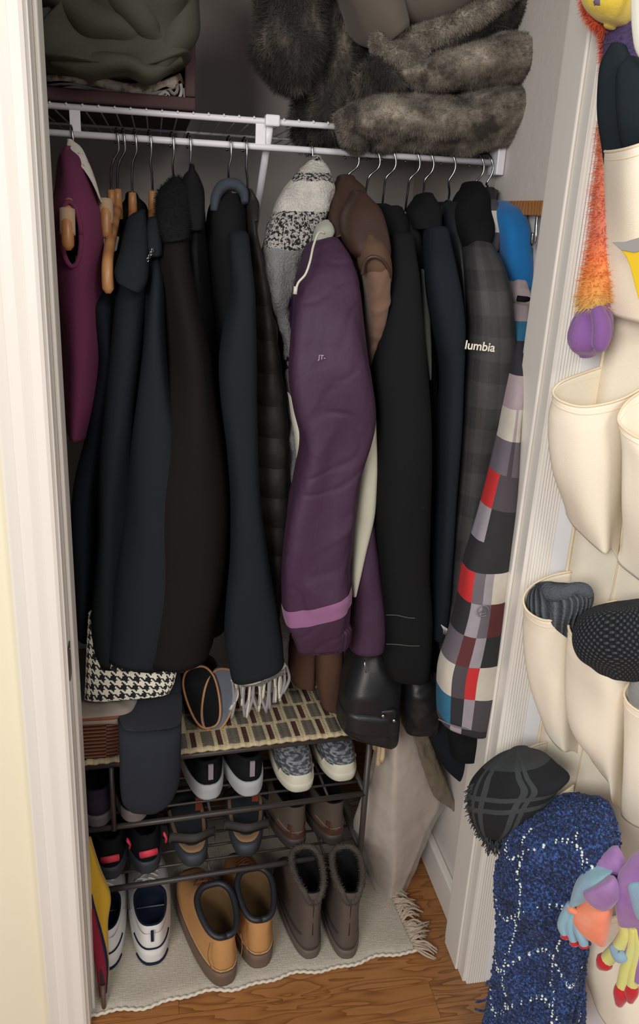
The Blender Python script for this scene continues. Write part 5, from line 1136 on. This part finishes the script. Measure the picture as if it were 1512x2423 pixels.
# plush toy
toy = thing('plush_toy', tuple(dp(1440, 400, .03)), 'shaggy orange and purple plush toy with yellow foot hanging behind the top canvas pocket', 'toy')
ylw = cloth('yellow_plush', (226, 200, 74), bump=.7, scale=200, sheen=.4)
rr = slab([(1440, -130, 1500, -130, .075, .03), (1400, -90, 1530, -90, .08, .05), (1388, -40, 1530, -40, .085, .055), (1392, 0, 1512, 0, .085, .05), (1402, 30, 1496, 30, .085, .045), (1420, 52, 1472, 54, .085, .03), (1436, 60, 1452, 60, .085, .015)], n=40, plane='D', amp=.002); loft('foot', rr, ylw, toy)
V, F = tube_m([dp(1408, -4, .125), dp(1414, 3, .128), dp(1424, 2, .128)], .006, 8); add('toe_spot', V, F, cloth('purple_grey_spot', (110, 96, 118)), toy)
o = fix(soft('leg', [(1425, -20, 1540, -20, .05, .03), (1432, 60, 1540, 60, .045, .03), (1432, 120, 1540, 120, .04, .03), (1436, 200, 1540, 200, .035, .03), (1440, 300, 1540, 300, .03, .02)], cloth('dusky_purple_plush', (84, 70, 108), bump=.8, scale=160), toy, plane='D', n=40, amp=.004)); fur(o, 6000, .007, .0009, 21)
of = NT('orange_shag'); ox = of.n('SeparateXYZ'); of.l(of.tc(), ox.inputs[0]); zz = of.math('ADD', ox.outputs['Z'], of.math('MULTIPLY', of.noise(30), .03))
za = dp(1400, 715, .03).z-toy.location.z; zc = dp(1400, 560, .03).z-toy.location.z
mr = of.n('MapRange'); of.l(zz, mr.inputs['Value']); mr.inputs['From Min'].default_value = za; mr.inputs['From Max'].default_value = zc+.02
of.base(of.ramp(mr.outputs[0], [(0, (226, 196, 116)), (.35, (240, 168, 92)), (.7, (236, 134, 82)), (1, (230, 138, 108))])); of.b.inputs['Roughness'].default_value = .9
o = fix(soft('arm', [(1425, 300, 1470, 300, .03, .015), (1424, 380, 1465, 380, .035, .015), (1414, 460, 1460, 460, .04, .018), (1408, 540, 1455, 540, .045, .02), (1396, 620, 1450, 620, .05, .022), (1382, 680, 1445, 680, .055, .024), (1374, 718, 1440, 718, .055, .024), (1375, 735, 1436, 735, .055, .02)], of.m, toy, plane='D', n=50, amp=.003)); fur(o, 5200, .014, .0014, 22, down=.2)
o = fix(soft('shag_trim', [(1382, -20, 1402, -20, .075, .01), (1388, 30, 1405, 34, .075, .01), (1405, 58, 1425, 60, .075, .01), (1425, 78, 1440, 78, .06, .01), (1430, 120, 1440, 120, .05, .01), (1432, 170, 1440, 170, .045, .008)], cloth('coral_shag', (236, 108, 72)), toy, plane='D', n=40, amp=.002)); fur(o, 2400, .011, .0012, 23, down=.2)
pp = cloth('lilac_fleece', (142, 100, 164), bump=.6, scale=250, sheen=.4, rgb2=(126, 84, 148))
hp = soft('paw', [(1376, 722, 1440, 718, .055, .018), (1358, 760, 1446, 756, .062, .026), (1350, 796, 1440, 800, .064, .028), (1358, 824, 1422, 828, .062, .024), (1374, 840, 1404, 840, .06, .012)], pp, toy, plane='D', n=36, amp=.004, fold=.003, kf=7)
V, F = tube_m([dp(1412, 730, .085), dp(1424, 770, .088), dp(1420, 815, .086), dp(1414, 828, .08)], [.010, .013, .012, .006], 10, 16); add('thumb', V, F, pp, hp)
# strap at very top right
setp(soft('cotton_strap', [(1492, -60, 1512, -60, .12, .004), (1494, 40, 1514, 40, .12, .004), (1498, 90, 1520, 90, .12, .004), (1506, 125, 1535, 125, .12, .004), (1530, 160, 1560, 150, .12, .004)], cloth('white_strap', (222, 220, 208)), None, plane='D', n=30, amp=.001), 'white cotton strap hanging over the plush toy at the top right', 'strap')
# yellow packet
g = thing('foil_packet', tuple(dp(1490, 600, .12)), 'yellow foil packet with a torn silver edge in front of the top canvas pocket', 'packet')
def flat(nm, pl_, n_, mat, th):
    P = [dp(x, y, n_) for x, y in pl_]; k = len(P); V = P+[p+DN*th for p in P]
    return fix(add(nm, V, [tuple(range(k)), tuple(range(2*k-1, k-1, -1))]+[(i, (i+1) % k, (i+1) % k+k, i+k) for i in range(k)], mat, g, smooth=False, bev=.0012))
flat('packet_body', [(1470, 588), (1500, 596), (1560, 580), (1640, 560), (1640, 760), (1530, 760), (1510, 690), (1495, 630), (1486, 608)], .128, plain('yellow_foil', (232, 196, 30), .3), .006)
flat('torn_edge', [(1449, 573), (1480, 572), (1560, 548), (1560, 582), (1502, 598), (1470, 592)], .1345, plain('silver_foil', (176, 172, 166), .35, .5), .0012)

kg = NT('grey_rib_knit'); u, v = uvxy(kg)
rb = kg.math('SINE', kg.math('MULTIPLY', u, 6.283*26)); kg.base(kg.mix(kg.math('ADD', kg.math('MULTIPLY', rb, .5), .5), lin((58, 62, 68)), lin((98, 104, 112)))); kg.b.inputs['Roughness'].default_value = .95
kg.bump(kg.math('ADD', rb, kg.math('MULTIPLY', kg.noise(250, 3), 1.2)), .9, .004)
b = thing('knit_hat', tuple(dp(1320, 1430, .06)), 'grey ribbed knit hat folded into the left middle pocket', 'hat')
rr = slab([(1272, 1382, 1310, 1380, .075, .012), (1258, 1396, 1365, 1388, .078, .022), (1254, 1420, 1398, 1405, .08, .028), (1256, 1445, 1400, 1430, .08, .028), (1268, 1470, 1385, 1462, .078, .025), (1280, 1510, 1370, 1510, .06, .02)], n=40, seg=90, plane='D', amp=.003, seed=3)
loft('hat_body', rr, kg.m, b)
V, F = tube_m([dp(1290, 1388, .10), dp(1305, 1402, .104), dp(1335, 1402, .10), dp(1362, 1394, .09), dp(1382, 1398, .085), dp(1396, 1412, .08)], [.010, .014, .013, .011, .012, .008], 14, 30); add('folded_brim', V, F, kg.m, b)
kb = NT('black_moss_knit'); u, v = uvxy(kb)
ck = kb.math('MULTIPLY', kb.math('SINE', kb.math('MULTIPLY', u, 6.283*46)), kb.math('SINE', kb.math('MULTIPLY', v, 6.283*17)))
kb.base(kb.mix(kb.math('GREATER_THAN', ck, .25), lin((22, 25, 30)), lin((74, 80, 88)))); kb.b.inputs['Roughness'].default_value = .95; kb.bump(ck, 1, .003)
o = soft('knit_scarf', [(1430, 1432, 1500, 1425, .09, .02), (1385, 1445, 1560, 1425, .10, .035), (1368, 1475, 1580, 1450, .105, .042), (1366, 1510, 1590, 1490, .105, .045), (1380, 1545, 1590, 1530, .105, .042), (1410, 1570, 1560, 1570, .10, .035), (1430, 1590, 1540, 1600, .09, .03)], kb.m, None, plane='D', n=50, seg=80, amp=.004, seed=5)
setp(o, 'black moss-stitch knit scarf bunched in the middle pocket beside the grey ribbed hat', 'scarf')
o = soft('knit_sock', [(1500, 1596, 1560, 1580, .095, .015), (1492, 1620, 1580, 1610, .095, .02), (1492, 1650, 1580, 1650, .09, .02), (1500, 1700, 1570, 1700, .07, .02)], cloth('light_grey_knit', (150, 152, 150), bump=.9, scale=200), None, plane='D', n=20, amp=.002)
setp(o, 'light grey knitted item barely showing in the pocket at the right edge', 'knitwear')

# black plaid scarf
ps = NT('black_plaid_wool'); u, v = uvxy(ps)
def band_(x, c_, w_):
    return ps.math('LESS_THAN', ps.math('ABSOLUTE', ps.math('SUBTRACT', x, c_)), w_)
l1 = ps.math('MAXIMUM', band_(v, .47, .018), band_(v, .56, .018)); l2 = ps.math('MAXIMUM', band_(u, .20, .012), band_(u, .165, .012)); l2 = ps.math('MAXIMUM', l2, ps.math('MAXIMUM', band_(u, .30, .012), band_(u, .345, .010)))
tip_ = ps.math('MULTIPLY', ps.math('LESS_THAN', v, .22), .5)
ps.base(ps.mix(ps.math('MAXIMUM', ps.math('MULTIPLY', ps.math('MAXIMUM', l1, l2), ps.math('ADD', .45, ps.math('MULTIPLY', ps.noise(40), .4))), tip_), lin((22, 25, 29)), lin((72, 76, 78)))); ps.b.inputs['Roughness'].default_value = .95; ps.bump(ps.noise(300), .5, .002)
g = thing('fringed_scarf', tuple(dp(1220, 1900, .12)), "black wool scarf with grey plaid lines and frayed edge spilling from a canvas pocket", 'scarf')
rows = [(1205, 1776, 1245, 1774, .085, .015), (1168, 1792, 1278, 1792, .10, .03), (1140, 1816, 1308, 1820, .11, .04), (1120, 1845, 1338, 1852, .115, .042), (1117, 1880, 1312, 1880, .118, .042), (1122, 1910, 1292, 1910, .118, .042), (1132, 1940, 1268, 1940, .118, .038), (1145, 1962, 1232, 1966, .118, .03), (1158, 1985, 1184, 1984, .118, .012)]
fix(soft('scarf_body', rows, ps.m, g, plane='D', n=70, seg=64, amp=.004, seed=7))
ps_ = []
for k in range(420):
    s = random.random(); a_ = catmull([(1118, 1852), (1114, 1885), (1122, 1925), (1142, 1965), (1160, 1992), (1186, 1988)], 60)[int(s*59)]
    p = dp(a_[0]+random.uniform(0, 10), a_[1]+random.uniform(-6, 6), .12+random.uniform(-.02, .03)); L = random.uniform(.008, .018)*(1+.6*s)
    d = Vector((-.6+.7*s+random.uniform(-.3, .3), random.uniform(-.3, .3), -.7+random.uniform(-.3, .2))).normalized()
    ps_.append(tube_m([p, p+d*L*.5+Vector((0, 0, -.001)), p+d*L], [.0012, .0012, .0009], 4))
V, F = merge(ps_); add('fringe', V, F, ps.m, g)

# blue boucle scarf
g = thing('boucle_scarf', tuple(dp(1300, 2200, .12)), "navy blue boucle scarf with thin white check lines hanging down the door", 'scarf')
bb = NT('navy_boucle'); pn = bb.math('ADD', bb.math('MULTIPLY', bb.noise(230, 1, None, .6), .75), bb.math('MULTIPLY', bb.noise(16, 2), .25))
bb.base(bb.ramp(pn, [(0, (8, 13, 28)), (.44, (18, 30, 62)), (.54, (32, 58, 112)), (.68, (66, 108, 176))])); bb.b.inputs['Roughness'].default_value = .9; bb.b.inputs['Sheen Weight'].default_value = .15
rows = [(1310, 1898, 1372, 1896, .10, .02), (1268, 1915, 1420, 1910, .115, .035), (1228, 1948, 1445, 1945, .125, .045), (1205, 1990, 1455, 1995, .13, .048), (1188, 2050, 1458, 2070, .13, .05), (1184, 2110, 1442, 2140, .13, .05), (1190, 2160, 1410, 2170, .128, .048), (1190, 2200, 1385, 2210, .126, .045), (1184, 2260, 1378, 2270, .124, .042), (1168, 2330, 1372, 2340, .122, .04), (1155, 2390, 1374, 2400, .12, .04), (1148, 2450, 1374, 2450, .12, .038)]
rr = slab(rows, n=90, seg=64, plane='D', amp=.008, seed=8, freq=(12, 12, 9), crease=.004, cfreq=(14, 14, 8))
body = fix(loft('scarf_body', rr, bb.m, g))
ICO = None
def ico():
    bm = bmesh.new(); bmesh.ops.create_icosphere(bm, subdivisions=1, radius=1); v = np.array([q.co[:] for q in bm.verts]); f = np.array([[q.index for q in p.verts] for p in bm.faces]); bm.free(); return v, f
iv, if_ = ico()
def blobs(name, pts, rad, mat, parent, seed=0):
    rng = np.random.default_rng(seed); n = len(pts); b = np.array(wpos(parent)); r = rng.uniform(.6, 1.25, (n, 1, 1))*rad
    st = rng.uniform(.6, 1.4, (n, 1, 3)); V = (np.array([tuple(p) for p in pts])-b)[:, None, :]+iv[None]*r*st
    F = (if_[None]+(np.arange(n)*len(iv))[:, None, None]).reshape(-1, 3)
    me = bpy.data.meshes.new(name); me.from_pydata(V.reshape(-1, 3).tolist(), [], F.tolist()); me.polygons.foreach_set('use_smooth', [True]*len(me.polygons)); me.materials.append(mat)
    o = bpy.data.objects.new(name, me); COL.objects.link(o); o.parent = parent; return o
pts = []
for _ in range(15000):
    j = random.uniform(0, len(rr)-1.01); i = random.random()*64; a_ = rr[int(j)][int(i) % 64]; b_ = rr[int(j)+1][(int(i)+1) % 64]
    pts.append(Vector((random.uniform(a_.x, b_.x), random.uniform(a_.y, b_.y), random.uniform(a_.z, b_.z)))+Vector((random.gauss(0, .0008), random.gauss(0, .0008), random.gauss(0, .0008))))
o = blobs('boucle_loops', pts, .0030, bb.m, g, 3); o['kind'] = 'stuff'
wy = plain('white_metallic_yarn', (226, 236, 226), .4); wp = []
def on(i, j):                                                        # surface point on the scarf, i around, j along
    j = max(0, min(len(rr)-2, j)); jj = int(j); f = j-jj; ii = int(i) % 64; return rr[jj][ii]*(1-f)+rr[jj+1][ii]*f
for j0 in (22, 44, 62, 78):
    for q in range(0, 32):
        for rep in range(2):
            p = on(q, j0+(q-16)*-.35+5*math.sin(q*.35)+rep*.9)
            if random.random() < .92: wp.append(p+DN*.0015+Vector((0, 0, random.uniform(-.001, .001))))
for i0 in (10, 19):
    for q in range(14, 90):
        p = on(i0+int(1.5*math.sin(q*.12)), q)
        if random.random() < .85: wp.append(p+DN*.0015+Vector((random.uniform(-.002, .002), 0, 0)))
blobs('white_check_thread', wp, .0023, wy, g, 4)
ps_ = []
for k in range(60):
    x_ = 1140+230*k/59; a0 = dp(x_+15, 2385+random.uniform(-20, 30), .13+random.uniform(-.02, .03)); a1 = dp(x_+random.uniform(-20, 8), 2440+random.uniform(-10, 40), .14)
    ps_.append(tube_m([a0, (a0+a1)/2+Vector((random.uniform(-.004, .004), 0, 0)), a1], [.0022, .0018, .0015], 5, 6))
for q in (((1165, 2345), (1150, 2365), (1126, 2372)), ((1165, 2378), (1145, 2392), (1124, 2388)), ((1172, 2325), (1156, 2322), (1150, 2330))):
    ps_.append(tube_m([dp(*z, .14) for z in q], .0025, 6, 10))
V, F = merge(ps_); add('fringe', V, F, bb.m, g)

# fleece gloves
def cl(n_, c_, c2=None): return cloth(n_, c_, bump=.5, scale=250, sheen=.4, rgb2=c2, nscale=30)
P_ = cl('purple_fleece', (134, 86, 156), (174, 138, 188)); T_ = cl('aqua_fleece', (136, 198, 200), (140, 140, 184)); O_ = cl('orange_fleece', (234, 110, 58), (244, 172, 146)); Y_ = cl('yellow_fleece', (226, 214, 84), (196, 210, 160)); R_ = cl('red_fleece', (200, 40, 44), (172, 28, 44))
g = thing('fleece_glove', tuple(dp(1390, 2150, .14)), "tie-dyed fleece glove with an orange palm draped over the blue scarf", 'glove', 'tie-dyed gloves')
soft('palm', [(1372, 2132, 1420, 2120, .175, .012), (1358, 2160, 1446, 2150, .18, .016), (1362, 2185, 1444, 2180, .18, .016), (1385, 2210, 1438, 2215, .178, .012), (1415, 2228, 1432, 2234, .175, .006)], O_, g, plane='D', n=30, amp=.003)
soft('cuff', [(1395, 2048, 1440, 2046, .165, .012), (1370, 2075, 1450, 2062, .175, .02), (1358, 2110, 1430, 2085, .18, .02), (1352, 2140, 1400, 2120, .178, .016)], T_, g, plane='D', n=24, amp=.003)
soft('cuff_fold', [(1395, 2098, 1440, 2072, .19, .006), (1382, 2108, 1452, 2078, .20, .012), (1390, 2128, 1462, 2100, .20, .012), (1410, 2145, 1464, 2128, .195, .01), (1424, 2152, 1450, 2146, .19, .006)], P_, g, plane='D', n=24, amp=.002)
soft('cuff_fold', [(1440, 2008, 1462, 2006, .15, .008), (1415, 2028, 1468, 2020, .155, .014), (1412, 2042, 1480, 2044, .16, .014), (1400, 2056, 1490, 2058, .165, .010)], P_, g, plane='D', n=20, amp=.003)
for pts_, r_ in (([(1352, 2140), (1340, 2165), (1332, 2190), (1340, 2215)], .009), ([(1362, 2155), (1352, 2180), (1352, 2205), (1360, 2232)], .008), ([(1362, 2175), (1370, 2200), (1380, 2225), (1382, 2238)], .008)):
    P = [dp(*q, .185) for q in pts_]; V, F = tube_m(P, [r_*.8, r_, r_, r_*.8], 10, 16); f_ = add('finger', V, F, T_, g)
    V, F = tube_m([P[-1]+(P[-2]-P[-1])*.25, P[-1], P[-1]+(P[-1]-P[-2])*.25], [r_*.9, r_*1.05, r_*.4], 10, 8); add('fingertip', V, F, R_, f_)
V, F = tube_m([dp(1342, 2146, .185), dp(1352, 2152, .19), dp(1366, 2160, .19)], [.003, .006, .004], 8, 8); add('seam_tuft', V, F, O_, g)
g = thing('fleece_glove', tuple(dp(1480, 2150, .14)), "purple tie-dyed fleece glove with dangling yellow, red-tipped fingers", 'glove', 'tie-dyed gloves')
soft('palm', [(1490, 2032, 1530, 2020, .165, .012), (1468, 2060, 1570, 2050, .175, .02), (1462, 2110, 1570, 2100, .178, .022), (1462, 2150, 1560, 2145, .176, .02), (1466, 2185, 1550, 2180, .17, .012)], P_, g, plane='D', n=36, amp=.003)
soft('aqua_patch', [(1486, 2098, 1540, 2096, .198, .006), (1492, 2120, 1545, 2118, .202, .008), (1500, 2150, 1550, 2146, .20, .008), (1508, 2170, 1550, 2168, .196, .006)], T_, g, plane='D', n=16, amp=.001)
for pts_, m_, tm, rr_ in (([(1478, 2180), (1482, 2205), (1470, 2232), (1450, 2256), (1430, 2276)], Y_, R_, .011), ([(1492, 2185), (1495, 2215), (1488, 2260), (1478, 2305)], P_, P_, .008), ([(1500, 2190), (1498, 2240), (1480, 2300), (1470, 2350)], Y_, R_, .010), ([(1506, 2190), (1512, 2240), (1500, 2300), (1494, 2345)], Y_, R_, .009), ([(1512, 2180), (1522, 2230), (1515, 2280), (1510, 2320)], P_, P_, .008)):
    P = [dp(*q, .16) for q in pts_]; k_ = len(P); V, F = tube_m(P, [rr_]*k_, 10, 20); f_ = add('finger', V, F, m_, g)
    if tm is not m_:
        V, F = tube_m([P[-1]+(P[-2]-P[-1])*.35, P[-1], P[-1]+(P[-1]-P[-2])*.55], [rr_*1.0, rr_*1.25, rr_*.6], 10, 10); add('fingertip', V, F, tm, f_)
V, F = tube_m([dp(1448, 2236, .165), dp(1466, 2262, .17), dp(1480, 2256, .165)], [.006, .011, .008], 10, 12); add('aqua_band', V, F, T_, g)
